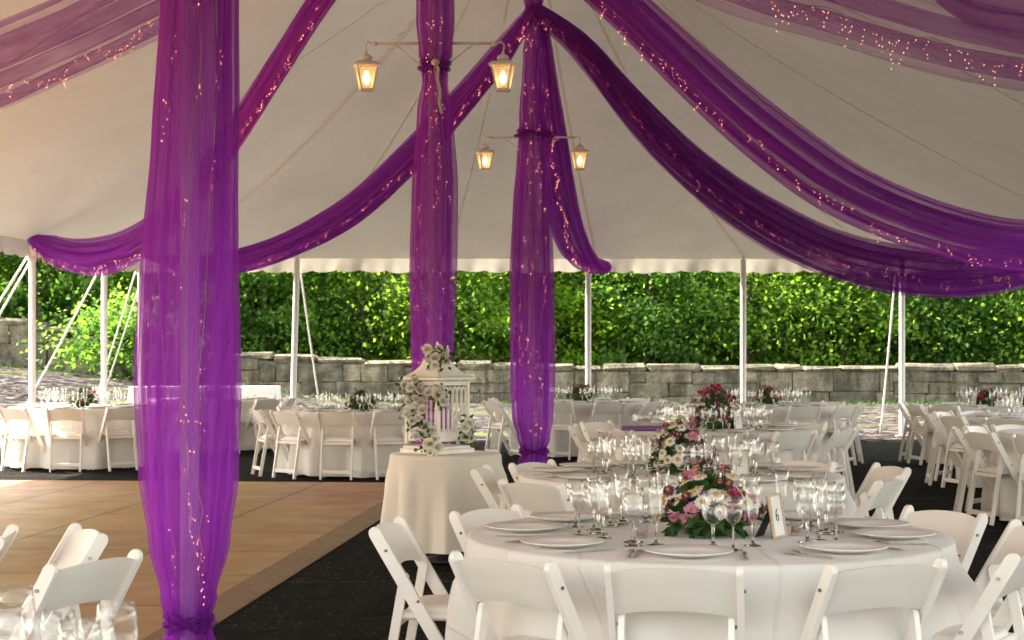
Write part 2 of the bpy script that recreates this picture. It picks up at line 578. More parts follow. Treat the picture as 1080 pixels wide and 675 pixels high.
for (x, y) in POLES:
    m = np.hypot(XX - x, YY - y) < .34
    fixed[m] = True; fz[m] = PEAK
for a, b in zip(POLES, POLES[1:]):
    pin_line(a, b, lambda q: PEAK - 1.75 * np.sin(PI * q) ** .8)
for pole, cs in ((POLES[2], (BL, BR)), (POLES[0], (FL, FR))):
    for c in cs:
        pin_line(pole, (c.x, c.y), lambda q: EAVE + (PEAK - EAVE) * (1 - q) ** 1.6, .13)
Z[fixed] = fz[fixed]
for it in range(2500):
    Zn = Z.copy()
    Zn[1:-1, 1:-1] = .25 * (Z[:-2, 1:-1] + Z[2:, 1:-1] + Z[1:-1, :-2] + Z[1:-1, 2:])
    Zn[fixed] = fz[fixed]
    Z = Zn


def roof_z(X, Y):
    """height of the canvas at a point (inverse bilinear, the rectangle is nearly a parallelogram)"""
    tt = (Y - 2.2) / 25.35
    xl = FL.x + (BL.x - FL.x) * tt; xr = FR.x + (BR.x - FR.x) * tt
    ss = (X - xl) / (xr - xl)
    i = min(max(tt * (NTT - 1), 0), NTT - 1.001); j = min(max(ss * (NS - 1), 0), NS - 1.001)
    i0, j0 = int(i), int(j); a, b = i - i0, j - j0
    return (Z[i0, j0] * (1 - a) * (1 - b) + Z[i0 + 1, j0] * a * (1 - b) + Z[i0, j0 + 1] * (1 - a) * b + Z[i0 + 1, j0 + 1] * a * b)


t = NT('tent_canvas'); v = t.coords()
f = t.noise(v, .5, 4, .6)
col = t.ramp(f, [(.3, (.40, .37, .335)), (.7, (.455, .425, .388))])
stain = t.ramp(t.noise(v, 2.5, 5, .7), [(.60, (1, 1, 1)), (.8, (.84, .82, .79))])
col = t.mix(1.0, col, stain, 'MULTIPLY')
nm = t.bump(t.math('ADD', t.noise(v, 1.6, 3), t.math('MULTIPLY', t.noise(v, 90, 2), .04)), .55, .08)
d = t.principled(col, .6, nm)
tr = t.n('ShaderNodeBsdfTranslucent'); t.l(nm, tr.inputs['Normal']); t.l(col, tr.inputs['Color'])
mx = t.n('ShaderNodeMixShader', Fac=.04); t.l(d, mx.inputs[1]); t.l(tr.outputs[0], mx.inputs[2])
M['canvas'] = t.done(mx.outputs[0])


def thin_fabric(name, c, tr_fac):
    t = NT(name); v = t.coords()
    col = t.ramp(t.noise(v, 9, 3), [(.3, tuple(x * .93 for x in c)), (.7, c)])
    d = t.principled(col, .8)
    tr = t.n('ShaderNodeBsdfTranslucent'); t.l(col, tr.inputs['Color'])
    mx = t.n('ShaderNodeMixShader', Fac=tr_fac); t.l(d, mx.inputs[1]); t.l(tr.outputs[0], mx.inputs[2])
    return t.done(mx.outputs[0])


M['webbing'] = thin_fabric('tan_webbing', (.90, .84, .72), .88)
M['seam'] = thin_fabric('canvas_seam', (.96, .93, .87), .93)
M['valance'] = thin_fabric('valance_canvas', (.66, .62, .54), .2)

tent = thing('tent', 'large white canvas pole tent roof seen from inside, with scalloped valance', 'tent', (0, 0, 0))
g = MB()
g.grid([[Vector((XX[i, j], YY[i, j], Z[i, j])) for j in range(NS)] for i in range(NTT)])
g.build('canopy', M['canvas'], tent)


def valance(a, b, mat):
    a = Vector((a.x, a.y, 0)); b = Vector((b.x, b.y, 0))
    L = (b - a).length; n = int(L / .05); out = Vector((-(b - a).y, (b - a).x, 0)).normalized()
    rows = []
    for k, frac in enumerate((0, .25, .5, .75, 1.0)):
        row = []
        for i in range(n + 1):
            q = i / n; l = q * L
            sc = abs(math.sin(PI * l / .42)) ** .6
            drop = (.195 + .045 * sc + .012 * math.sin(l * 3.1)) * frac
            push = (.03 * math.sin(l * 4.3 + 1) + .018 * math.sin(l * 9.7) + .012 * math.sin(l * 23)) * frac
            p = a.lerp(b, q) + out * push
            row.append(Vector((p.x, p.y, EAVE - .004 - drop)))
        rows.append(row)
    m = MB(); m.grid(rows)
    return m.build('valance', M[mat], tent)


valance(BL, BR, 'valance'); valance(FL, BL, 'canvas'); valance(FR, BR, 'canvas')


def strip(a, b, width, mat, name, n=60, q0=0.02, q1=1.0, off=.005):
    """webbing sewn under the canvas between two plan points"""
    a = Vector(a); b = Vector(b); d = (b - a).normalized(); s = Vector((-d.y, d.x)) * width / 2
    rows = [[], []]
    for i in range(n + 1):
        q = q0 + (q1 - q0) * i / n
        p = a.lerp(b, q)
        for r, sg in ((0, -1), (1, 1)):
            w = p + s * sg
            rows[r].append(Vector((w.x, w.y, roof_z(w.x, w.y) - off)))
    m = MB(); m.grid(rows)
    return m.build(name, M[mat], tent)


def eave_pt(side, q):
    return {'B': BL.lerp(BR, q), 'L': BL.lerp(FL, q), 'R': BR.lerp(FR, q)}[side]


p1, p2, p3 = [Vector(p) for p in POLES]
for c in (BL, BR):
    strip(p3, c, .10, 'seam', 'seam')
for q in (.18, .345, .515, .685, .85):
    strip(p3, eave_pt('B', q), .034, 'webbing', 'webbing_strap')
for q in (.22,):
    strip(p3, eave_pt('L', q), .034, 'webbing', 'webbing_strap'); strip(p3, eave_pt('R', q), .034, 'webbing', 'webbing_strap')
for q in (.40, .55):
    strip(p2, eave_pt('L', q), .04, 'webbing', 'webbing_strap'); strip(p2, eave_pt('R', q), .04, 'webbing', 'webbing_strap')
strip(p1, eave_pt('R', .66), .03, 'webbing', 'webbing_strap')


# side poles, guy ropes
def side_pole(x, y, label, lean=0.0):
    o = thing('tent_pole', label, 'tent pole', (x, y, 0), 0, 'white side poles holding up the tent edge')
    m = MB(); m.lathe([(.05, 0.02), (.05, EAVE - .02), (.022, EAVE - .01), (.018, EAVE + .05)], 14, close=True)
    ob = m.build('shaft', M['pole'], o, True, 40)
    m = MB(); m.box((0, 0, .015), (.2, .2, .03), bev=.006); m.build('base_plate', M['stake'], o, False)
    m = MB(); m.lathe([(.058, EAVE - .30), (.062, EAVE - .29), (.062, EAVE - .26), (.058, EAVE - .25)], 14, close=True)
    m.build('collar', M['paint'], o, True, 40)
    o.rotation_euler = (0, lean, 0)
    return o


def on_back(xp):
    # point of the back eave seen at picture column xp
    best = min((abs(540 + F * BL.lerp(BR, q / 400).x / BL.lerp(BR, q / 400).y - xp), q / 400) for q in range(401))
    p = BL.lerp(BR, best[1]); return p


post_px = [(308, 'white tent pole just right of the large purple column, leaning slightly'),
           (463, 'white tent pole hidden behind the middle purple column'),
           (620, 'white tent pole under the short purple swag beside the rear column'),
           (783, 'white tent pole behind the tall red flower mound'),
           (950, 'white tent pole under the dark purple swag at right')]
for x, lab in post_px:
    p = on_back(x)
    side_pole(p.x, p.y - .06, lab, .028 if x == 308 else 0)
side_pole(BL.x + .05, BL.y - .05, 'white corner tent pole partly hidden behind the large purple column')
lp1 = px(110, 371, 25.7); lp2 = px(34, 371, 23.0)
side_pole(lp1.x, lp1.y, 'white tent pole second from the left edge of the picture')
side_pole(lp2.x, lp2.y, 'white tent pole nearest the left edge, where the purple swag ends')


def guy(top, bot, label):
    o = thing('guy_rope', label, 'guy rope', bot, 0, 'white guy ropes staying the tent')
    a = Vector(top) - Vector(bot); n = 14
    pts = [a * (1 - i / n) + Vector((0, 0, -.05 * math.sin(PI * i / n))) for i in range(n + 1)]
    m = MB(); m.tube(pts, .016, 6); m.build('rope', M['rope'], o)
    m = MB(); m.tube([(0, 0, .12), (0, 0, -.25)], .02, 8); m.lathe([(.035, .10), (.035, .14)], 8, close=True)
    m.build('stake', M['stake'], o, True, 40)
    return o


def gpt(x, y, D):
    p = px(x, y, D); p.z = ground_z(p.x, p.y) + .03; return p


et = EAVE - .12
p = on_back(946)
guy((p.x, p.y + .06, et), px(929, 457, 28.8) * 1.0 + Vector((0, 0, .03)), 'taut white guy rope beside the right-hand tent pole')
p = on_back(316)
guy((p.x, p.y + .06, et), gpt(341, 440, 29.6), 'white guy rope right of the leaning tent pole')
guy((lp1.x, lp1.y, et), gpt(14, 425, 26.6), 'single white guy rope slanting from the second left tent pole')
guy((BL.x - .02, BL.y, et), gpt(92, 406, 29.3), 'white guy rope left of the large purple column, upper of two')
guy((BL.x + .10, BL.y + .1, et), gpt(98, 408, 29.2), 'white guy rope left of the large purple column, lower of two')
guy((lp2.x, lp2.y, et), gpt(-95, 400, 23.4), 'white guy rope running off the left edge, upper of two')
guy((lp2.x, lp2.y + .05, et - .1), gpt(-80, 412, 23.6), 'white guy rope running off the left edge, lower of two')


# ------------------------------------------------------------------ center poles, drapes, lamps
def lights(m, pts, seedv, drop=(3, 6), dl=.035, r=.0085, mat_w=0, mat_b=1, hang=True, face=Vector((0, -1, 0))):
    """icicle light chain: a wire with short hanging strands of tiny bulbs"""
    rr = random.Random(seedv)
    m.tube(pts, .0022, 4, mat_w, False)
    for p in pts:
        if rr.random() < .15: continue
        q = Vector(p); n = rr.randint(*drop)
        for k in range(n):
            q = q + Vector((rr.uniform(-1, 1) * dl * .9, rr.uniform(-.006, .006), -dl * rr.uniform(.1, 1.5)))
            s = r * rr.uniform(.45, 1.0)
            m.add([q + Vector(a) * s for a in ((1, 0, 0), (-1, 0, 0), (0, 1, 0), (0, -1, 0), (0, 0, 1.5), (0, 0, -1.5))],
                  [(0, 2, 4), (2, 1, 4), (1, 3, 4), (3, 0, 4), (2, 0, 5), (1, 2, 5), (3, 1, 5), (0, 3, 5)], mat_b)


def column(idx, spec, cx, label, ties, k=13, seedv=1, light_label=''):
    X0, D0 = POLES[idx]
    rr = random.Random(seedv)
    ph = [rr.uniform(0, 6.28) for _ in range(12)]
    o = thing('pole_drape', label, 'drape', (X0, D0, 0), 0, 'sheer purple drapes round the tent poles')
    zs = np.linspace(spec[0][0], spec[-1][0], 150)
    seg = 200
    tab_r = [(z, r) for z, r in spec]

    def layer(scale, amp, name, mat, po):
        rows = []; uvs = []
        for zi, z in enumerate(zs):
            r = interp(tab_r, z) * scale * .94
            ox = lerp_tab(cx, z)
            tight = max([math.exp(-((z - tz) / .10) ** 2) for tz in ties] + [0])
            row = []
            for i in range(seg):
                a = 2 * PI * i / seg
                w = (.55 * math.sin(k * a + ph[0] + po + .35 * math.sin(z * 1.3 + ph[1])) + .35 * math.sin((k * 2 + 3) * a + ph[2] + .6 * math.sin(z * .9 + ph[3]) + po)
                     + .3 * math.sin(5 * a + ph[4] + z * .35))
                w = math.copysign(abs(w) ** .8, w)
                am = amp * (.65 + .45 * math.sin(.9 * z + 2 * a + ph[6]) + .25 * math.sin(2.3 * z + 5 * a + ph[7]))
                ra = r * (1 + (am + .1 * tight) * w)
                ra *= 1 + .03 * math.sin(3 * a + z * 2.2 + ph[5]) + (.10 * tight * math.sin(31 * a + z * 40))
                row.append(Vector((ox + ra * math.cos(a), ra * math.sin(a) * .95, z)))
                uvs.append((i / seg + .022 * math.sin(z * 1.1 + ph[8]) + .012 * math.sin(z * 3.1 + 4 * a + ph[9]), z * .5))
            rows.append(row)
        m = MB(); m.grid(rows, closed=True)
        return m.build(name, mat, o, True, None, uvs)
    layer(1.0, .13, 'outer_layer', M['sheer'], 0)
    layer(.74, .22, 'inner_layer', M['sheer'], 1.7)
    for tz in ties:
        m = MB(); r = interp(tab_r, tz) * 1.12
        ox = lerp_tab(cx, tz)
        for q in range(3):
            pts = []
            for i in range(33):
                a = 2 * PI * i / 32
                rad = r * (1 + .12 * math.sin(5 * a + q * 2 + tz) + .06 * math.sin(11 * a + q))
                pts.append((ox + rad * math.cos(a), rad * math.sin(a), tz + .022 * (q - 1) + .014 * math.sin(3 * a + q * 1.3)))
            m.tube(pts, [.016 + .006 * math.sin(i * 1.7 + q) for i in range(33)], 6, 0, False)
        m.build('gathered_tie', M['gather'], o)
    # lights held between the layers
    lt = thing('fairy_light_string', light_label, 'string lights', (X0, D0, 0), 0, 'tiny pink fairy lights inside the purple drapes')
    m = MB()
    for s in range(3):
        a = -PI / 2 + (-.55, .1, .6)[s]
        pts = []
        z = spec[-1][0] - .3 - rr.random() * .3
        while z > .45:
            r = interp(tab_r, z) * .84
            aa = a + .22 * math.sin(z * 2.2 + s) + rr.uniform(-.12, .12)
            pts.append((lerp_tab(cx, z) + r * math.cos(aa), r * math.sin(aa), z))
            z -= rr.uniform(.05, .14) if rr.random() < .75 else rr.uniform(.2, .6)
        lights(m, pts, seedv * 7 + s, (1, 4), .022, (.0038, .0050, .0066)[idx])
    ob = m.build('light_chain', [M['wire'], M['fairy']], lt)
    # the pole itself
    po = thing('center_pole', ('white pole inside the large purple column', 'white pole inside the middle purple column', 'white pole inside the rear purple column')[idx], 'tent pole', (X0, D0, 0), 0, 'centre poles of the tent')
    m = MB(); m.lathe([(.042, 0.02), (.042, PEAK + .1)], 16, close=True); m.build('shaft', M['pole'], po, True, 40)
    m = MB(); m.box((0, 0, .014), (.3, .3, .028), bev=.006); m.build('base_plate', M['stake'], po, False)
    return o, po


def tabz(idx, lst):
    """(picture row, left, right) -> radii and centre offsets"""
    X0, D0 = POLES[idx]; s = F / D0
    sp_, cx = [], []
    for y, l, r in lst:
        z = CAM_H - (y - 371) / s
        sp_.append((z, (r - l) / 2 / s)); cx.append((z, ((l + r) / 2 - 540) / s - X0))
    sp_.sort(); cx.sort()
    return sp_, cx


sp1, cx1 = tabz(0, [(721, 160, 238), (700, 165, 235), (676, 172, 226), (662, 180, 220), (655, 180, 218), (645, 175, 222), (630, 170, 227), (570, 158, 241), (500, 150, 249), (400, 147, 253), (270, 153, 252), (150, 161, 252), (0, 168, 252), (-300, 172, 250), (-612, 186, 232)])
_, pole1 = column(0, sp1, cx1, 'large sheer purple drape round the nearest pole, knotted near the floor', [sp1[4][0]], 11, 3,
                  'tiny pink fairy lights inside the large near purple column')
sp2, cx2 = tabz(1, [(558, 430, 484), (540, 438, 476), (524, 448, 468), (500, 440, 474), (390, 434, 478), (300, 432, 480), (200, 433, 480), (120, 439, 477), (85, 445, 472), (70, 446, 471), (55, 441, 478), (20, 438, 481), (-60, 440, 480), (-163, 450, 466)])
_, pole2 = column(1, sp2, cx2, 'sheer purple drape round the middle pole, tied below its lantern arms', [sp2[2][0], CAM_H + 301 / 129.8], 9, 8,
                  'tiny fairy lights inside the middle purple column')
sp3, cx3 = tabz(2, [(500, 540, 584), (490, 545, 580), (476, 551, 575), (462, 545, 581), (440, 539, 584), (400, 537, 585), (300, 539, 583), (220, 541, 582), (165, 545, 581), (142, 548, 580), (125, 547, 579), (60, 551, 574), (25, 554, 570), (12, 556, 569), (0, 552, 574), (-30, 554, 572)])
_, pole3 = column(2, sp3, cx3, 'sheer purple drape round the rear pole, bunched above the ground', [sp3[2][0], CAM_H + 229 / 88.5, CAM_H + 359 / 88.5], 9, 21,
                  'tiny fairy lights inside the rear purple column')
# silver ribbon tied to the middle drape
X0, D0 = POLES[1]
m = MB()
pts = [px(459, 66, D0 - .2), px(462, 72, D0 - .215), px(461, 84, D0 - .21), px(464, 95, D0 - .2), px(463, 108, D0 - .2), px(466, 120, D0 - .2)]
rows = [[p + Vector((-.012, 0, 0)) for p in pts], [p + Vector((.012, .004, 0)) for p in pts]]
m.grid(rows); m.lathe([(.001, -.03), (.03, -.012), (.034, .008), (.02, .028), (.001, .03)], 10, px(459, 66, D0 - .205))
tag(m.build('ribbon', M['ribbon']), 'silver ribbon tied round the middle purple drape below the lantern arms', 'ribbon')


def lamp_arms(pole, D0, zarm, ends, zoff=0):
    """white arms as parts of the pole, a lantern hung from each end"""
    X0 = pole.location.x
    out = []
    for e in ends:
        dx = e - X0; sg = 1 if dx > 0 else -1
        m = MB()
        m.tube([(0, 0, zarm), (dx * .5, 0, zarm + .004), (dx, 0, zarm)], .0115, 8)
        m.lathe([(.001, -.022), (.02, -.014), (.024, 0), (.02, .014), (.001, .022)], 10, (dx * .96, 0, zarm))
        m.tube([(sg * .03, 0, zarm - .24), (dx * .35, 0, zarm - .12), (dx * .62, 0, zarm - .012)], .006, 6)
        # hook
        m.tube([(dx, 0, zarm), (dx + sg * .035, 0, zarm + .015), (dx + sg * .06, 0, zarm - .01), (dx + sg * .055, 0, zarm - .05), (dx + sg * .05, 0, zarm - .075)], .007, 6)
        m.build('lamp_arm', M['paint'], pole)
        out.append((e + sg * .05, D0, zarm - .075))
    return out


def lantern(pos, label, rz):
    o = thing('lantern', label, 'lantern', pos, rz, 'white coach lanterns hung from the pole arms')
    m = MB()
    m.lathe([(.001, .012), (.012, .008), (.013, -.01), (.022, -.014), (.046, -.028), (.052, -.044), (.044, -.058), (.028, -.064), (.03, -.07), (.001, -.07)], 16)
    m.build('cap', M['paint'], o)

    def sq(h, z): return [Vector((sx * h, sy * h, z)) for sx, sy in ((-1, -1), (1, -1), (1, 1), (-1, 1))]
    m = MB()
    rows = [sq(.001, -.066), sq(.075, -.075), sq(.104, -.098), sq(.104, -.108), sq(.08, -.108)]
    m.grid(rows, closed=True); m.build('roof', M['paint'], o, False)
    m = MB()
    zt, zb, ht, hb = -.106, -.30, .082, .047
    for a, b in zip(sq(ht, zt), sq(hb, zb)): m.tube([a, b], .0075, 6)
    for h, z, tk in ((ht, zt, .007), (hb, zb, .009)):
        q = sq(h, z)
        for i in range(4): m.tube([q[i], q[(i + 1) % 4]], tk, 6)
    m.box((0, 0, zb - .006), (2 * hb + .012, 2 * hb + .012, .012))
    m.build('frame', M['paint'], o, True, 40)
    t_, b_ = sq(ht - .004, zt), sq(hb - .004, zb)
    for i in range(4):
        m = MB(); m.add([t_[i], t_[(i + 1) % 4], b_[(i + 1) % 4], b_[i]], [(0, 1, 2, 3)])
        m.build('pane', M['lantern_glass'], o, False)
    m = MB(); m.lathe([(.001, -.255), (.012, -.25), (.026, -.225), (.028, -.205), (.02, -.18), (.012, -.165), (.012, -.15)], 14)
    m.build('bulb', M['bulb'], o)
    m = MB(); m.lathe([(.013, -.15), (.014, -.11)], 10, close=True); m.build('socket', M['paint'], o)
    return o


t = NT('frosted_lantern_glass')
tp = t.n('ShaderNodeBsdfTransparent'); tp.inputs['Color'].default_value = (1, .95, .85, 1)
tl = t.n('ShaderNodeBsdfTranslucent'); tl.inputs['Color'].default_value = (.9, .8, .62, 1)
mx = t.n('ShaderNodeMixShader', Fac=.30); t.l(tp.outputs[0], mx.inputs[1]); t.l(tl.outputs[0], mx.inputs[2])
M['lantern_glass'] = t.done(mx.outputs[0])

a = lamp_arms(pole2, POLES[1][1], CAM_H + 325 / (F / 13.1), [px(393, 0, 13.1).x, px(524, 0, 13.1).x])
lantern(a[0], 'white lit lantern on the left arm of the middle column', .2)
lantern(a[1], 'white lit lantern on the right arm of the middle column', -.15)
a = lamp_arms(pole3, POLES[2][1], CAM_H + 226 / (F / 19.2), [px(516, 0, 19.2).x, px(607, 0, 19.2).x])
lantern(a[0], 'white lit lantern on the left arm of the rear column', .25)
lantern(a[1], 'white lit lantern on the right arm of the rear column', .1)


# ------------------------------------------------------------------ swags
def catmull(P, n):
    P = [Vector(p) for p in P]
    P = [P[0] * 2 - P[1]] + P + [P[-1] * 2 - P[-2]]
    out = []
    segs = len(P) - 3
    for k in range(n + 1):
        u = k / n * segs; i = min(int(u), segs - 1); t = u - i
        a, b, c, d = P[i:i + 4]
        out.append(.5 * ((2 * b) + (c - a) * t + (2 * a - 5 * b + 4 * c - d) * t * t + (3 * b - a - 3 * c + d) * t ** 3))
    return out


def swag(name, path, width, label, light_label=None, layers=2, folds=5, depth=.09, mat='sheer', seedv=1, lw=.72, lr=.0095, flat=.25, skew=0.0, down=(0, 0, -1)):
    rr = random.Random(seedv)
    n = 110; m_ = 64
    P = catmull(path, n)
    o = thing('swag_drape', label, 'drape', P[0], 0, 'sheer purple swags from poles to tent edge')
    base = P[0].copy()
    P = [p - base for p in P]
    frames = []
    for i, p in enumerate(P):
        T = (P[min(i + 1, n)] - P[max(i - 1, 0)]).normalized()
        N = Vector(down); N = N - T * N.dot(T)
        N = N.normalized()
        frames.append((p, T, N, T.cross(N)))

    def surf(la, i, w, ph):
        p, T, N, B = frames[i]; tt = i / n
        Wd = lerp_tab(width, tt)
        # folds crowd in the middle, the margins hang flat
        e = smooth(0, flat, w) * smooth(0, flat, 1 - w)
        env = .25 + .75 * e
        dd = depth * min(1.0, .35 + Wd / .5)
        k = folds
        f = (math.sin(2 * PI * k * w + ph[0] + .8 * math.sin(tt * 4 + ph[1])) * .6 + math.sin(2 * PI * (k * 1.9) * w + ph[2] + 1.1 * math.sin(tt * 3 + ph[3])) * .4)
        # fold over: shift along N as well, so layers really overlap
        sh = .055 * Wd / max(Wd, .2) * math.sin(2 * PI * k * w + ph[0] + 1.5 + .8 * math.sin(tt * 4 + ph[1])) * e * 1.6
        off = (w - .5) * Wd + sh * min(1, Wd / .3) + .018 * math.sin(tt * 17 + ph[4]) * w
        belly = .10 * Wd * math.sin(PI * w) * (1 if la == 0 else -1)
        return p + N * (off + skew) + B * (dd * f * env + belly)
    for la in range(layers):
        ph = [rr.uniform(0, 6.28) for _ in range(6)]
        rows, uvs = [], []
        for i in range(n + 1):
            rows.append([surf(la, i, j / m_, ph) for j in range(m_ + 1)])
            uvs += [(j / m_ * .7, i / n * 5) for j in range(m_ + 1)]
        m = MB(); m.grid(rows)
        m.build('cloth_layer', M[mat], o, True, None, uvs)
        if la == 0: ph0 = ph
    if light_label:
        lt = thing('fairy_light_string', light_label, 'string lights', base, 0, 'tiny pink fairy lights inside the purple drapes')
        m = MB(); pts = []
        i = 3
        while i < n - 1:
            Wd = lerp_tab(width, i / n)
            p, T, N, B = frames[i]
            cam_side = 1 if (Vector((0, 0, CAM_H)) - (p + base)).dot(B) > 0 else -1
            pts.append(p + N * ((lw - .5 + .06 * math.sin(i * .5) - .03) * Wd + skew) + B * cam_side * (.012 + .03 * Wd))
            i += 1 if rr.random() < .8 else 2
        lights(m, pts, seedv + 50, (2, 6), .024, lr * .78)
        m.build('light_chain', [M['wire'], M['fairy']], lt)
    return o


T3 = px(563, 8, 19.05); T2 = px(458, -160, 12.9); T1 = px(205, -600, 6.95)
swag('s1', [T3, px(612, 48, 19.0), px(660, 105, 19.1), (px(720, 168, 19.2)), px(790, 222, 19.4), px(870, 264, 19.7), px(950, 284, 20.1), px(1030, 288, 20.6), px(1110, 272, 21.2), px(1165, 248, 21.8)],
     [(0, .16), (.1, .26), (.3, .46), (.5, .6), (.7, .62), (.9, .5), (1, .15)], 'dark purple swag from the rear pole to the right, lower of two', 'fairy lights in the lower right-hand purple swag', 2, 6, .08, 'gather', 4, .62)
swag('s2', [T2, px(560, -78, 13.0), px(650, 0, 13.1), px(725, 70, 13.3), px(810, 142, 13.6), px(900, 205, 14.0), px(1000, 245, 14.5), px(1090, 258, 15.1), px(1180, 240, 15.8), px(1280, 195, 16.8)],
     [(0, .14), (.12, .32), (.3, .46), (.5, .55), (.7, .5), (.9, .4), (1, .15)], 'long purple swag crossing the right side above the dark one', 'fairy lights along the long upper right purple swag', 2, 4, .09, 'sheer', 9, .80, .0075, .4)
swag('s3', [T1, px(420, -330, 7.0), px(600, -150, 7.1), px(760, -45, 7.3), px(900, 8, 7.6), px(1040, 45, 7.9), px(1180, 62, 8.3), px(1400, 30, 8.9)],
     [(0, .12), (.2, .4), (.4, .46), (.6, .42), (.8, .36), (1, .2)], 'pale sheer mauve swag across the top right corner', 'large fairy lights hanging in the top right mauve swag', 1, 3, .05, 'sheer_thin', 14, .70, .0046, .3)
swag('s3b', [px(900, -160, 7.6), px(960, -60, 7.7), px(1010, -10, 7.9), px(1080, 12, 8.2), px(1180, 18, 8.6), px(1300, -10, 9.0)],
     [(0, .15), (.3, .26), (1, .2)], 'small sheer mauve swag cut off by the top right corner', None, 1, 3, .05, 'sheer_thin', 15)
swag('s4', [T2, px(330, -88, 12.8), px(240, -42, 12.7), px(150, 2, 12.6), (px(60, 46, 12.4)), px(-30, 78, 12.2), px(-160, 98, 11.8), px(-330, 85, 11.2)],
     [(0, .14), (.15, .45), (.4, .60), (.7, .62), (1, .2)], 'broad pale mauve swag across the top left corner', 'fairy lights on the lower edge of the top left swag', 1, 5, .07, 'sheer_thin', 22, .84, .0075, .15)
swag('s5', [T2, px(395, -75, 14.2), px(337, 2, 15.4), px(292, 72, 16.6), px(248, 140, 17.8), px(205, 200, 19.2), px(160, 246, 20.6), px(115, 268, 21.6), px(70, 268, 22.4), px(30, 252, 23.0)],
     [(0, .14), (.15, .3), (.35, .42), (.6, .48), (.8, .52), (.93, .42), (1, .14)], 'purple swag running behind the large column to the far left pole', 'fairy lights on the purple swag behind the large column', 2, 4, .07, 'sheer', 31, .80, .0095, .35)
swag('s6', [T3, px(528, 58, 19.6), px(485, 110, 20.4), px(430, 168, 21.4), px(370, 222, 22.6), px(310, 256, 23.8), px(255, 274, 25.0), px(200, 280, 26.0), px(150, 268, 27.2)],
     [(0, .14), (.12, .3), (.3, .46), (.55, .46), (.8, .36), (1, .12)], 'purple swag sloping down left from the rear pole past the middle column', 'fairy lights on the swag sloping left from the rear pole', 3, 5, .07, 'sheer', 44, .74, .011)
swag('s7', [T3 + Vector((.05, .1, 0)), px(570, 50, 19.9), px(577, 105, 20.9), px(585, 165, 22.2), px(594, 220, 23.8), px(606, 262, 25.6), px(622, 280, 26.8), px(642, 279, 27.5)],
     [(0, .16), (.2, .34), (.45, .45), (.65, .62), (.8, .72), (.92, .5), (1, .1)], 'short purple swag behind the rear column ending at the back edge', 'fairy lights on the short swag behind the rear column', 2, 4, .07, 'sheer', 52, .5, .011, .25, 0, (1, 0, -.35))

# ------------------------------------------------------------------ chairs
CHAIRS = 'white folding chairs set round the tables'
LY0, LY1 = -.265, .185      # top back and front foot of the long posts


def bar(m, a, b, thick, wide, round_top=False, mat=0):
    """flat bar in the y-z plane, thickness along x"""
    a = Vector(a); b = Vector(b); d = (b - a).normalized(); s = Vector((0, -d.z, d.y)) * wide / 2
    ol = [a - s, a + s]
    if round_top:
        for k in range(0, 9):
            an = PI * k / 8
            ol.append(b + s * math.cos(an) + d * (wide / 2) * math.sin(an))
    else:
        ol += [b + s, b - s]
    n = len(ol); h = thick / 2; bv = min(.004, thick * .25)
    cen = sum(ol, Vector()) / n
    rings = []
    for x, k in ((-h, .86), (-h + bv, 1), (h - bv, 1), (h, .86)):
        ring = []
        for p in ol:
            q = p if k == 1 else p + (Vector(((0, *( (a + b) / 2 - p)[1:]))).normalized() * bv)
            ring.append(Vector((a.x + x, q.y, q.z)))
        rings.append(ring)
    base = m.grid(rings, mat, closed=True)
    m.f.append(tuple(base + i for i in range(n))[::-1]); m.m.append(mat)
    m.f.append(tuple(base + 3 * n + i for i in range(n))); m.m.append(mat)


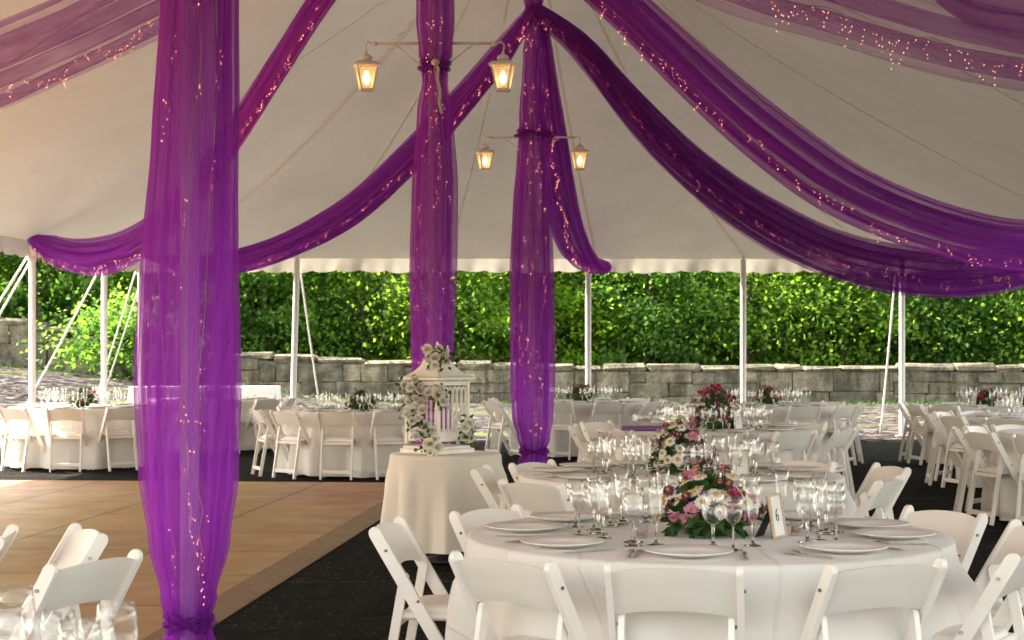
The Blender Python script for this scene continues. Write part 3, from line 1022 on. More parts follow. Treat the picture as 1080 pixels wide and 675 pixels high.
def make_chair():
    o = thing('folding_chair', '', 'chair')
    ck = M['chair']
    d = Vector((0, LY1 - LY0, -.775)).normalized()
    for sx in (-1, 1):
        m = MB(); bar(m, (sx * .207, LY1, .0), (sx * .207, LY0, .755), .022, .048, True)
        m.build('front_leg', ck, o, True, 35)
    for sx in (-1, 1):
        m = MB(); bar(m, (sx * .176, -.262, 0), (sx * .176, -.158, .585), .02, .036, True)
        m.lathe([(.006, -.004), (.006, .004), (.001, .005)], 8, (sx * .188, -.15, .565), 1, rot=Matrix.Rotation(PI / 2, 3, 'Y'))
        m.lathe([(.006, -.004), (.006, .004), (.001, .005)], 8, (sx * .219, LY0 + .045, .69), 1, rot=Matrix.Rotation(PI / 2, 3, 'Y'))
        m.lathe([(.006, -.004), (.006, .004), (.001, .005)], 8, (sx * .219, LY0 + .17, .50), 1, rot=Matrix.Rotation(PI / 2, 3, 'Y'))
        m.build('rear_leg', [ck, M['screw']], o, True, 35)
    # backrest slat
    m = MB(); n = 14; front, back = [], []
    ax = Vector((0, LY1 - LY0, -.755)).normalized()
    for j in range(7):
        v = j / 6; rf, rb = [], []
        for i in range(n + 1):
            u = -1 + 2 * i / n
            zb = .598 + .022 * (1 - u * u); zt = .746 + .022 * (1 - abs(u) ** 2.4)
            z = zb + (zt - zb) * v
            y = LY0 + (.755 - z) * (LY1 - LY0) / .755 - .022 * (1 - u * u)
            edge = .004 if j in (0, 6) else 0
            rf.append(Vector((u * .196, y + .008 - edge, z))); rb.append(Vector((u * .196, y - .008 + edge, z)))
        front.append(rf); back.append(rb)
    m.grid(front, flip=True); m.grid(back)
    for fr in (0, 6):
        m.grid([front[fr], back[fr]], flip=(fr == 6))
    m.build('backrest', ck, o, True, 50)
    # seat
    m = MB()
    m.box((0, .02, .435), (.345, .40, .030), bev=.01)
    m.build('seat_frame', ck, o, True, 35)
    m = MB(); rows = []
    for k, (ins, z) in enumerate(((.0, .4505), (.0, .462), (.012, .472), (.04, .476), (.15, .477))):
        row = []
        for i in range(32):
            a = 2 * PI * i / 32; c_, s_ = math.cos(a), math.sin(a)
            x = math.copysign(abs(c_) ** .32, c_) * (.158 - ins); y = math.copysign(abs(s_) ** .32, s_) * (.182 - ins)
            row.append(Vector((x, .022 + y, z)))
        rows.append(row)
    b = m.grid(rows, closed=True); m.f.append(tuple(b + 4 * 32 + i for i in range(32))); m.m.append(0)
    m.build('seat_pad', M['pad'], o, True, 60)
    for y, z, w in ((.145, .075, .392), (-.247, .085, .33)):
        m = MB(); m.box((0, y, z), (w, .018, .042), bev=.004); m.build('stretcher', ck, o, False)
    m = MB(); m.box((0, -.19, .405), (.33, .018, .03), bev=.004); m.build('stretcher', ck, o, False)
    return o


chair0 = make_chair(); used = [False]
crr = random.Random(77)


def place_chair(x, y, rz, label, jit=.06):
    rz = rz + crr.uniform(-jit, jit)
    if not used[0]:
        used[0] = True
        chair0.location = (x, y, .012); chair0.rotation_euler = (0, 0, rz); tag(chair0, label, 'chair', CHAIRS)
        return chair0
    return copy_thing(chair0, (x, y, .012), rz, label, CHAIRS)


SECT = {0: 'the front side', 30: 'the front just right of centre', 60: 'the right side towards the front', 90: 'the right side',
        120: 'the right side towards the back', 150: 'the back just right of centre', 180: 'the back',
        -150: 'the back just left of centre', -120: 'the left side towards the back', -90: 'the left side',
        -60: 'the left side towards the front', -30: 'the front just left of centre'}


def sectors(angles):
    """a different place word for every angle"""
    free = dict(SECT); res = {}
    for a in sorted(angles, key=lambda a: min(abs((a - k + 180) % 360 - 180) for k in SECT)):
        k = min(free, key=lambda k: abs((a - k + 180) % 360 - 180))
        res[a] = free.pop(k)
    return res


# ------------------------------------------------------------------ tables and cloths
def cloth_mesh(r, h, zb, folds, amp, seedv, top_r=.012):
    rr = random.Random(seedv); seg = 260
    comp = [(max(2, int(folds * q)), rr.uniform(0, 6.28), w) for q, w in ((1, .55), (.62, .35), (1.7, .25), (.3, .3))]
    rows, uvs = [], []
    prof = [(q, h) for q in (.001, .25 * r, .5 * r, .7 * r, .85 * r, .95 * r, r - .01)]
    prof += [(r + .002, h - .003), (r + .008, h - .012), (r + .011, h - .03)]
    nd = 16
    dprof = [h - .03 - (h - .03 - zb) * (k / nd) for k in range(1, nd + 1)]
    for q, z in prof:
        rows.append([Vector((q * math.cos(2 * PI * i / seg), q * math.sin(2 * PI * i / seg), z)) for i in range(seg)])
        uvs += [(q * math.cos(2 * PI * i / seg), q * math.sin(2 * PI * i / seg)) for i in range(seg)]
    for z in dprof:
        d = h - .03 - z; row = []
        g_ = smooth(0, .5, d) * .55 + smooth(0, .16, d) * .45
        for i in range(seg):
            a = 2 * PI * i / seg
            w = sum(wt_ * math.sin(n * a + p + .5 * math.sin(d * 3 + p)) for n, p, wt_ in comp)
            w = math.copysign(abs(w) ** 1.25, w)
            q = r + .010 + amp * g_ * (.32 + w) + .02 * d
            row.append(Vector((q * math.cos(a), q * math.sin(a), z + .008 * math.sin(3 * a + seedv) * (d / h))))
            uvs.append(((r + d) * math.cos(a), (r + d) * math.sin(a)))
        rows.append(row)
    m = MB(); b = m.grid(rows, closed=True, flip=True)
    return m, uvs


TB = {}
TABLES = dict(
    A=((.745, 6.18), .914, 'the nearest round table'),
    B=((.96, 9.2), .914, 'the number 2 table'),
    C=((1.84, 14.65), .914, 'the tall-flowered middle table'),
    F=((.97, 22.7), .914, 'the table behind rear column'),
    G=((3.35, 21.2), .914, 'the back right-centre table'),
    L1=((-5.45, 20.5), .914, 'the sunlit far left table'),
    L2=((-1.80, 19.3), .914, 'the table left of birdcage'),
    L3=((-4.45, 23.9), .914, 'the table behind large column'),
    R1=((6.35, 20.9), .914, 'the rear far right table'),
    R2=((5.80, 17.4), .914, 'the middle right edge table'),
    R3=((5.15, 13.9), .914, 'the nearer right edge table'),
    N=((-1.42, 3.02), .914, 'the bottom left corner table'),
)
TGRP = 'round banquet tables under white cloths'
TH = .76


def round_table(key):
    (x, y), r, ph = TABLES[key]
    o = thing('round_table', 'round folding table hidden under the cloth of ' + ph, 'table', (x, y, 0), 0, TGRP)
    m = MB(); m.lathe([(.001, TH - .03), (r - .01, TH - .03), (r - .006, TH - .02), (r - .01, TH - .006), (.001, TH - .006)], 48)
    m.build('tabletop', M['wood'], o, True, 40)
    for sx in (-1, 1):
        for sy in (-1, 1):
            m = MB(); m.tube([(sx * .45, sy * .45, .02), (sx * .4, sy * .4, TH - .03)], .016, 8); m.build('leg', M['stake'], o)
    m, uv = cloth_mesh(r, TH, .035, 12, .085, sum(map(ord, key)) * 7)
    c = m.build('tablecloth', M['cloth'], None, True, None, uv)
    c.location = (x, y, 0)
    tag(c, 'white floor-length cloth draped over ' + ph, 'tablecloth', 'white round tablecloths')


for k in TABLES: round_table(k)


def polar(key, ang, r):
    (x, y), _, _ = TABLES[key]; a = math.radians(ang)
    return x + r * math.sin(a), y - r * math.cos(a)


def chairs_round(key, spec):
    """spec: angle or (angle, radius, extra turn)"""
    spec = [(s, 1.14, 0) if not isinstance(s, tuple) else (s + (0,))[:3] for s in spec]
    w = sectors([s[0] for s in spec])
    for a, r, tw in spec:
        x, y = polar(key, a, r - .19)
        place_chair(x, y, math.radians(a + tw), 'white folding chair on %s of %s' % (w[a], TABLES[key][2]))


chairs_round('A', [(-12.5, 1.06), (-40, 1.13), (-97, 1.17), (-131, 1.05), (24, 1.06), (57, 1.15), (92, 1.2), (121, 1.2)])
chairs_round('B', [(-12, 1.1), (-45, 1.15), (-99, 1.08), (-128, .98), (24, 1.1), (58, 1.15), (104, 1.24), (132, 1.08)])
chairs_round('C', [(-4, 1.05), (29, 1.07), (61, 1.15), (97, 1.2), (126, 1.15), (158, 1.15), (-168, 1.15), (-97, 1.22), (-131, 1.3), (-50, 1.15)])
chairs_round('F', [(-18, 1.1), (17, 1.1), (55, 1.1), (92, 1.1), (135, 1.15), (-97, 1.15), (-125, 1.42, 25), (-62, 1.35)])
chairs_round('G', [(-20, 1.12), (14, 1.12), (48, 1.14), (84, 1.15), (125, 1.15), (-55, 1.12), (-100, 1.15)])
chairs_round('L1', [(-58, 1.12), (-28, 1.14), (4, 1.1), (38, 1.12), (72, 1.14), (-95, 1.14), (150, 1.15), (-150, 1.15)])
chairs_round('L2', [(-70, 1.2), (-42, 1.14), (-10, 1.08), (23, 1.06), (57, 1.14), (92, 1.14), (-128, 1.14), (150, 1.14), (-172, 1.15)])
chairs_round('L3', [(20, 1.12), (52, 1.14), (84, 1.12), (116, 1.15), (150, 1.15), (-12, 1.12)])
chairs_round('R1', [(-113, 1.2), (-82, 1.12), (-52, 1.15), (-20, 1.14), (12, 1.12)])
chairs_round('R2', [(-130, 1.16), (-100, 1.2), (-70, 1.16), (-38, 1.18), (-155, 1.14)])
chairs_round('R3', [(-132, 1.16), (-104, 1.2), (-76, 1.18), (-46, 1.2), (-155, 1.14)])
# three chairs of a table beyond the left edge
place_chair(-1.84, 5.98, math.radians(118), 'white folding chair on the dance floor, middle of three at lower left', 0)
place_chair(-1.60, 5.38, math.radians(64), 'white folding chair at lower left, nearest of three beside the glasses', 0)
place_chair(-2.16, 6.0, math.radians(100), 'white folding chair cut by the left edge, lower left', 0)



# cake table with birdcage
CX, CY = px(470, 371, 11.1).x, 11.1
o = thing('cocktail_table', 'small round table hidden under cream cloth below the birdcage', 'table', (CX, CY, 0))
m = MB(); m.lathe([(.001, TH - .03), (.37, TH - .03), (.37, TH - .006), (.001, TH - .006)], 40); m.build('tabletop', M['wood'], o, True, 40)
m = MB(); m.lathe([(.15, .02), (.14, .04), (.03, .07), (.028, TH - .03)], 20); m.build('pedestal', M['black'], o)
m, uv = cloth_mesh(.375, TH, .12, 9, .05, 61)
c = m.build('tablecloth', M['cream_cloth'], None, True, None, uv); c.location = (CX, CY, 0)
tag(c, 'cream cloth in deep folds over the small round birdcage table', 'tablecloth')


# ------------------------------------------------------------------ flowers
def dir_rot(d):
    return Vector((0, 0, 1)).rotation_difference(Vector(d).normalized()).to_matrix()


def leaf_quad(m, c, d, up, L, Wd, mat=0):
    d = Vector(d).normalized(); s = d.cross(Vector(up)).normalized() * Wd / 2
    n = s.cross(d).normalized()
    c = Vector(c)
    m.add([c, c + d * L * .4 + s + n * L * .05, c + d * L * .4 + n * L * .0, c + d * L * .4 - s + n * L * .05, c + d * L - n * L * .12],
          [(0, 1, 2), (0, 2, 3), (1, 4, 2), (2, 4, 3)], mat)


def daisy_mesh(name, n, pm, r, rc, rows=1, curve=.25):
    m = MB()
    for q in range(rows):
        k = 1 - .28 * q
        for i in range(n):
            a = 2 * PI * (i + .5 * q) / n + random.uniform(-.06, .06)
            d = Vector((math.cos(a), math.sin(a), 0)); s = Vector((-math.sin(a), math.cos(a), 0)) * (r * k * 2.6 / n)
            z0 = .004 + .006 * q
            L = r * k * random.uniform(.9, 1.05)
            lift = -curve * .2 * r + .3 * r * q
            m.add([d * rc * .6 + Vector((0, 0, z0)), d * L * .6 + s + Vector((0, 0, z0 + .1 * r + lift * .6)), d * L * .6 - s + Vector((0, 0, z0 + .1 * r + lift * .6)),
                   d * L + s * .55 + Vector((0, 0, z0 + lift)), d * L - s * .55 + Vector((0, 0, z0 + lift))], [(0, 1, 2), (1, 3, 4, 2)], 0)
    m.lathe([(rc, .003), (rc * .95, .010), (rc * .6, .016), (.0005, .018)], 10, mat=1)
    m.lathe([(.003, -.02), (.002, .003)], 6, mat=2)
    return m.mesh(name, [pm, M['p_yellow'], M['leafd']])


def rose_mesh(name, pm, r):
    m = MB()
    for ring, (n, rad, op, h) in enumerate(((3, .32, .1, 1.0), (4, .55, .25, 1.0), (5, .8, .5, .85), (6, 1.0, .9, .65))):
        for i in range(n):
            a0 = 2 * PI * (i / n) + ring * .7
            P = []
            for u in range(4):
                row = []
                for v in range(5):
                    vv = -1 + v / 2; a = a0 + vv * (PI / n) * 1.25
                    uu = u / 3
                    rr_ = r * rad * (.25 + .75 * uu ** .7 + op * .25 * uu ** 3) * (1 - .08 * vv * vv * uu)
                    z = r * h * (uu * 1.15 - .25 * vv * vv * uu * uu - op * .35 * uu ** 3)
                    row.append(Vector((rr_ * math.cos(a), rr_ * math.sin(a), z)))
                P.append(row)
            m.grid(P)
    return m.mesh(name, [pm])


FM = dict(daisy=[daisy_mesh('daisy', 15, M['p_white'], .033, .010), daisy_mesh('daisy', 14, M['p_white'], .030, .009)],
          plum=[daisy_mesh('plum_aster', 18, M['p_plum'], .025, .009, 2)],
          pink=[daisy_mesh('pink_aster', 15, M['p_pink'], .031, .006, 2), daisy_mesh('pink_aster', 17, M['p_pink'], .028, .003, 4, .1)],
          rose=[rose_mesh('pink_rose', M['p_rose'], .023)],
          cream=[rose_mesh('white_rose', M['p_cream'], .034), rose_mesh('white_rose', M['p_white'], .03)])
FNAME = dict(daisy='daisy', plum='plum_aster', pink='pink_aster', rose='pink_rose', cream='white_rose')


def tint_attr(me, lo=0.0, hi=1.0, seedv=0):
    at = me.attributes.new('tint', 'FLOAT', 'FACE')
    at.data.foreach_set('value', np.random.default_rng(seedv).uniform(lo, hi, len(me.polygons)).astype(np.float32))


def put_flower(kind, p, d, parent, sc, rr):
    me = rr.choice(FM[kind])
    f = link(FNAME[kind], me, parent)
    f.location = p; q = Vector((0, 0, 1)).rotation_difference(Vector(d).normalized()); f.rotation_mode = 'QUATERNION'
    f.rotation_quaternion = q @ Matrix.Rotation(rr.uniform(0, 6), 3, 'Z').to_quaternion(); f.scale = (sc,) * 3
    return f


def arrangement(pos, rx, hz, label, kinds, nfl, seedv, base_leaves=70, big=True, group='flower centrepieces on the tables'):
    rr = random.Random(seedv)
    o = thing('flower_arrangement', label, 'flowers', pos, 0, group)
    m = MB()
    m.lathe([(rx * .5, .002), (rx * .55, .03), (rx * .4, .06), (.001, .06)], 16)
    for i in range(base_leaves):
        a = rr.uniform(0, 2 * PI); el = rr.uniform(.0, .5) if i < base_leaves * .6 else rr.uniform(.2, 1.4)
        d = Vector((math.cos(a) * math.cos(el), math.sin(a) * math.cos(el), math.sin(el)))
        if i < base_leaves * .6:
            p = Vector((d.x * rx * rr.uniform(.62, .85), d.y * rx * rr.uniform(.62, .85), rr.uniform(.02, .10)))
            dd = Vector((d.x + rr.uniform(-.5, .5), d.y + rr.uniform(-.5, .5), rr.uniform(-.5, .5)))
            leaf_quad(m, p, dd, (rr.uniform(-.4, .4), rr.uniform(-.4, .4), 1), rr.uniform(.07, .11), rr.uniform(.045, .07))
        else:
            p = Vector((d.x * rx * .6, d.y * rx * .6, .03 + d.z * hz * .7))
            leaf_quad(m, p, d + Vector((rr.uniform(-.6, .6), rr.uniform(-.6, .6), rr.uniform(-.3, .6))), (rr.uniform(-1, 1), rr.uniform(-1, 1), 1), rr.uniform(.06, .1), rr.uniform(.03, .05))
    # inner green mass of small leaves
    for i in range(260):
        a = rr.uniform(0, 2 * PI); el = rr.uniform(0.1, 1.5); k = rr.uniform(.5, .98)
        p = Vector((math.cos(a) * math.cos(el) * rx * k, math.sin(a) * math.cos(el) * rx * k, .03 + math.sin(el) * hz * k))
        leaf_quad(m, p, (rr.uniform(-1, 1), rr.uniform(-1, 1), rr.uniform(-.2, 1)), (rr.uniform(-1, 1), rr.uniform(-1, 1), .5), rr.uniform(.03, .055), rr.uniform(.015, .028))
    ob = m.build('foliage', M['leafd'], o, False); tint_attr(ob.data, 0, 1, seedv)
    pts = []
    tries = 0
    bag = [k for k, w in kinds for _ in range(w)]
    while len(pts) < nfl and tries < 4000:
        tries += 1
        a = rr.uniform(0, 2 * PI); el = math.asin(rr.uniform(.12, 1.0))
        d = Vector((math.cos(a) * math.cos(el) * rx, math.sin(a) * math.cos(el) * rx, math.sin(el) * hz)) * rr.uniform(.86, 1.2)
        if all((d - q).length > .039 for q in pts):
            pts.append(d)
            nrm = Vector((d.x / rx ** 2, d.y / rx ** 2, d.z / hz ** 2)).normalized() + Vector((rr.uniform(-.3, .3), rr.uniform(-.3, .3), rr.uniform(-.1, .3)))
            put_flower(rr.choice(bag), d + Vector((0, 0, .03)), nrm, o, rr.uniform(.88, 1.15), rr)
    return o


MIX = [('daisy', 9), ('plum', 8), ('pink', 5), ('rose', 1)]
DARK = [('daisy', 2), ('plum', 7), ('pink', 3), ('rose', 2)]
arrangement((*polar('A', 20, .03), TH), .18, .195, 'large mound of daisies, asters and a pink rose on the nearest table', MIX, 68, 3, 110)
arrangement((*polar('B', 0, .0), TH), .165, .235, 'flower mound with pink rose on the number 2 table', MIX, 78, 7, 80)
arrangement((*polar('C', 0, .1), TH), .19, .36, 'tallest mound of dark red and pink flowers, on the middle table', DARK, 60, 12, 80)
for k, s, lab in (('F', 1, 'small dark flower centrepiece on the table behind the rear column'), ('G', 2, 'dark flower centrepiece at the back right-centre table'),
                  ('L1', 3, 'mauve and pink flower centrepiece on the sunlit far left table'), ('L2', 4, 'flower centrepiece with two red blooms left of the birdcage')):
    arrangement((*polar(k, 0, .05), TH), .17 if k != 'F' else .2, .2, lab, DARK if k in 'FG' else MIX, 26, 30 + s, 50)
arrangement((*polar('R1', -60, .25), TH), .16, .2, 'dark flower centrepiece left on the rear far right table', DARK, 26, 41, 50)
arrangement((*polar('R1', 50, .35), TH), .16, .17, 'pink flower centrepiece at the right edge of the picture', DARK, 22, 42, 50)
arrangement((*polar('L3', 0, 0), TH), .15, .16, 'flower centrepiece on the table behind the large column', MIX, 18, 43, 40)


# ------------------------------------------------------------------ tableware
def glass_mesh(name, prof, seg):
    k = next(i for i in range(len(prof)) if prof[i][1] > .075)
    m = MB()
    m.lathe([q for q in prof[k:-1]], seg)
    m.lathe(prof[:k + 1] + [(.0005, prof[k][1] + .004)], seg, mat=1)
    return m.mesh(name, [M['glass'], M['stem']])


WINE = [(.001, .0005), (.034, .001), (.034, .003), (.018, .006), (.006, .012), (.0042, .03), (.004, .082), (.007, .092), (.022, .104), (.032, .122), (.0355, .142), (.034, .165), (.030, .19), (.0288, .19), (.0325, .165), (.034, .142), (.0305, .123), (.02, .106), (.001, .098)]
GOB = [(.001, .0005), (.036, .001), (.036, .003), (.019, .007), (.007, .014), (.005, .03), (.005, .07), (.009, .08), (.03, .095), (.040, .12), (.042, .145), (.039, .175), (.036, .20), (.0345, .20), (.0375, .175), (.0405, .145), (.038, .121), (.028, .098), (.001, .087)]
FLU = [(.001, .0005), (.031, .001), (.031, .003), (.015, .006), (.005, .012), (.004, .03), (.004, .075), (.008, .088), (.018, .11), (.0235, .14), (.026, .18), (.0265, .235), (.0253, .235), (.0247, .18), (.022, .141), (.0165, .112), (.001, .095)]
GM = {n: (glass_mesh(n, p, 20), glass_mesh(n, [q for q in p], 10)) for n, p in (('wine_glass', WINE), ('water_goblet', GOB), ('champagne_flute', FLU))}
CATN = dict(wine_glass='wine glass', water_goblet='goblet', champagne_flute='champagne flute')
ADJ = dict(wine_glass='small wine glass', water_goblet='wide clear goblet', champagne_flute='tall clear flute')
m = MB(); m.lathe([(.001, .004), (.085, .004), (.092, .008), (.15, .020), (.152, .022), (.150, .0235), (.095, .012), (.086, .0085), (.001, .0085)], 40)
PLATE = m.mesh('dinner_plate', [M['china']])
m = MB(); m.lathe([(.001, .004), (.085, .004), (.15, .02), (.15, .0235), (.086, .0085), (.001, .0085)], 20)
PLATE_FAR = m.mesh('dinner_plate', [M['china']])


def cutlery(kind):
    m = MB()
    if kind == 'fork':
        ol = [(-.004, -.1), (.004, -.1), (.0065, -.085), (.003, -.01), (.003, .03), (.011, .045), (.0125, .06), (.0125, .1), (.0095, .1), (.009, .065),
              (.0055, .065), (.005, .1), (.002, .1), (.0015, .065), (-.0015, .065), (-.002, .1), (-.005, .1), (-.0055, .065), (-.009, .065), (-.0095, .1), (-.0125, .1), (-.0125, .06), (-.011, .045), (-.003, .03), (-.003, -.01), (-.0065, -.085)]
    else:
        ol = [(-.006, -.11), (.006, -.11), (.0075, -.09), (.0055, -.01), (.005, 0), (.0095, .01), (.0105, .07), (.007, .105), (.0, .115), (-.003, .1), (-.0045, .0), (-.005, -.01), (-.0075, -.09)]
    n = len(ol)
    def zc(y): return .003 + (.006 * max(0, (y - .03) / .07) * (1 - max(0, (y - .03) / .07)) * 4 if kind == 'fork' else 0)
    lo = [Vector((x, y, zc(y) - .0012)) for x, y in ol]; hi = [Vector((x, y, zc(y) + .0014)) for x, y in ol]
    m.add(lo + hi, [tuple(range(n))[::-1], tuple(range(n, 2 * n))] + [(i, (i + 1) % n, n + (i + 1) % n, n + i) for i in range(n)])
    return m.mesh(kind, [M['steel']])


FORK, KNIFE = cutlery('fork'), cutlery('knife')
trr = random.Random(5)


def put(name, me, x, y, z, rz, label, cat, group):
    o = link(name, me); o.location = (x, y, z); o.rotation_euler = (0, 0, rz)
    return tag(o, label, cat, group)


def settings(key, angles, level, rp=.70, rg=.47, nper=3, share=False):
    ph = TABLES[key][2]; w = sectors(angles)
    far = level < 2
    for a in angles:
        th = math.radians(a)
        c, s = math.cos(th), math.sin(th)

        def loc(side, rad):
            x, y = polar(key, a, rad); return x + c * side, y + s * side
        place = w[a] if not share else None
        if level > 0:
            x, y = loc(trr.uniform(-.02, .02), rp)
            put('dinner_plate', PLATE if not far else PLATE_FAR, x, y, TH + .001, trr.uniform(0, 6),
                'white plate at %s of %s' % (w[a], ph), 'plate', 'white dinner plates')
        if level > 1:
            for kd, me, sds in (('fork', FORK, (-.185, -.21)), ('knife', KNIFE, (.18,))):
                for i, sd_ in enumerate(sds):
                    x, y = loc(sd_, rp - .0 + trr.uniform(-.02, .02))
                    which = ('inner ', 'outer ')[i] if kd == 'fork' else ''
                    put(kd, me, x, y, TH + .001, th + trr.uniform(-.1, .1),
                        '%ssteel %s at %s of %s' % (which, kd, w[a], ph), kd, 'steel cutlery')
        for i, (kd, sd_, rd) in enumerate((('wine_glass', .15, rg + .035), ('water_goblet', .075, rg - .045), ('champagne_flute', .19, rg - .075))[:nper]):
            x, y = loc(sd_ + trr.uniform(-.02, .02), rd + trr.uniform(-.025, .025))
            if share:
                lab = '%s in the clusters on %s' % (ADJ[kd], ph); grp = 'glasses on ' + ph
            else:
                lab = '%s at %s of %s' % (ADJ[kd], w[a], ph); grp = 'stemmed glasses on ' + ph
            put(kd, GM[kd][1 if far else 0], x, y, TH + .001, trr.uniform(0, 6), lab, CATN[kd], grp)


settings('A', [-132, -96, -54, -11, 37, 78, 106, 138, 172, -163], 2)
settings('B', [-132, -98, -55, -12, 30, 62, 104, 132, 165, -165], 2)
settings('C', [-130, -95, -60, -25, 10, 45, 80, 115, 150, -170], 1)
for k in ('F', 'G', 'L1', 'L2', 'R1'):
    settings(k, [-135, -95, -45, -8, 28, 62, 105, 150], 1, share=True)
settings('L3', [60, 100, -20], 1, share=True)
settings('R2', [-130, -90, -50], 1, share=True)
# glasses in the bottom left corner
for i, (kd, x, y, D, lab) in enumerate((
        ('water_goblet', 123, 0, 3.18, 'clear goblet standing furthest right in the bottom left corner'),
        ('water_goblet', 16, 0, 3.40, 'tallest clear goblet at the left edge, bottom left corner'),
        ('water_goblet', 44, 0, 3.05, 'clear goblet second from the left edge, bottom left corner'),
        ('wine_glass', 62, 0, 3.16, 'small wine glass in the middle of the bottom left glasses'),
        ('water_goblet', 84, 0, 2.97, 'clear goblet nearest the camera among the bottom left glasses'),
        ('wine_glass', 5, 0, 3.12, 'small wine glass cut by the left edge, bottom left corner'),
        ('wine_glass', 102, 0, 3.06, 'small wine glass left of the furthest right bottom goblet'))):
    p = px(x, 0, D)
    put(kd, GM[kd][0], p.x, D, TH + .001, i, lab, CATN[kd], 'glasses on the bottom left corner table')

# votives, table number cards
m = MB(); m.lathe([(.001, .002), (.022, .002), (.026, .05), (.024, .05), (.0205, .008), (.001, .008)], 16)
m.lathe([(.001, .0085), (.019, .0085), (.022, .032), (.001, .032)], 14, mat=1)
VOT = m.mesh('votive', [M['glass'], M['candle']])
for key, a, r, lab in (('A', -60, .30, 'small amber votive candle left of the nearest flower mound'), ('A', 80, .34, 'small votive candle among the right-hand glasses of the nearest table'),
                       ('B', -70, .3, 'small votive candle on the number 2 table')):
    x, y = polar(key, a, r); put('votive_candle', VOT, x, y, TH + .001, 0, lab, 'candle', 'votive candles')


def stroke(m, pts, r, mat=0):
    m.tube(catmull([Vector(p) for p in pts], 24), r, 6, mat)


DIG = {'2': [(-.6, 0, .55), (-.35, 0, .95), (.2, 0, 1.0), (.5, 0, .6), (.2, 0, .05), (-.3, 0, -.55), (-.6, 0, -.95), (-.1, 0, -.85), (.3, 0, -1.0), (.7, 0, -.9)],
       '6': [(.35, 0, 1.0), (-.2, 0, .7), (-.55, 0, 0), (-.5, 0, -.7), (0, 0, -1.0), (.5, 0, -.65), (.4, 0, -.1), (0, 0, .05), (-.45, 0, -.3)]}


def card(pos, rz, h, w, digit, label, tilt=.16):
    o = thing('table_number', label, 'table number', pos, rz, 'framed table number cards')
    R = Matrix.Rotation(-tilt, 4, 'X')
    def q(p): return R @ Vector(p)
    b = .008
    m = MB()
    for cx_, cz_, sx, sz in ((0, b / 2, w, b), (0, h - b / 2, w, b), (-w / 2 + b / 2, h / 2, b, h - 2 * b), (w / 2 - b / 2, h / 2, b, h - 2 * b)):
        m.box(q((cx_, 0, cz_)), (sx, .012, sz), R.to_3x3(), bev=.002)
    m.build('frame', M['wood_frame'], o, False)
    m = MB(); m.box(q((0, .002, h / 2)), (w - 2 * b + .001, .004, h - 2 * b + .001), R.to_3x3()); cd_ = m.build('card', M['card'], o, False)
    if digit:
        m = MB(); k = h * .13
        stroke(m, [q((x * k * .9, -.0012, h * .52 + z * k)) for x, y, z in DIG[digit]], .0016)
        m.build('numeral', M['ink'], cd_)
    m = MB(); m.box(q((0, .007, h / 2)), (w - .004, .003, h - .004), R.to_3x3())
    m.add([q((-.03, .009, h * .75)), q((.03, .009, h * .75)), Vector((.04, h * .5, .001)), Vector((-.04, h * .5, .001)),
           q((-.03, .012, h * .75)), q((.03, .012, h * .75)), Vector((.04, h * .5 + .003, .001)), Vector((-.04, h * .5 + .003, .001))],
          [(0, 1, 2, 3), (7, 6, 5, 4), (0, 4, 5, 1), (2, 6, 7, 3), (1, 5, 6, 2), (0, 3, 7, 4)])
    m.build('easel_back', M['black'], o, False)
    return o


p = px(823, 569, 6.03)
card((p.x, p.y, TH + .001), math.radians(58), .165, .115, '6', 'gilt framed table number turned sideways on the nearest table')
p = px(780, 505, 8.95)
card((p.x, p.y, TH + .001), math.radians(-18), .155, .105, '2', 'gilt framed card with a handwritten 2')
x, y = polar('C', 40, .3); card((x, y, TH + .001), math.radians(40), .16, .11, None, 'framed card right of the tallest flower mound')
x, y = polar('R1', -75, .42); card((x, y, TH + .001), math.radians(-70), .18, .12, None, 'framed card left of the dark flowers, rear far right table')
x, y = polar('R1', 5, .35); card((x, y, TH + .001), math.radians(-60), .18, .12, None, 'framed card at the right edge, rear far right table')

# purple box and glass bowl on the left of the middle table
p = px(679, 458, 14.25)
m = MB(); m.box((0, 0, .02), (.40, .22, .038), bev=.008)
for i in range(5): m.box((-.16 + i * .08, -.112, .02), (.004, .004, .03))
ob = m.build('gift_box', M['runner'], None, False); ob.location = (p.x, p.y, TH + .001)
tag(ob, 'flat purple box at the left edge of the tall-flowered middle table', 'box')
m = MB(); m.lathe([(.001, .003), (.09, .003), (.14, .05), (.15, .11), (.142, .15), (.139, .15), (.146, .11), (.136, .052), (.087, .008), (.001, .008)], 28)
ob = m.build('glass_bowl', M['glass']); ob.location = (p.x + .07, p.y + .3, TH + .001)
tag(ob, 'wide clear glass bowl behind the flat purple box', 'bowl')

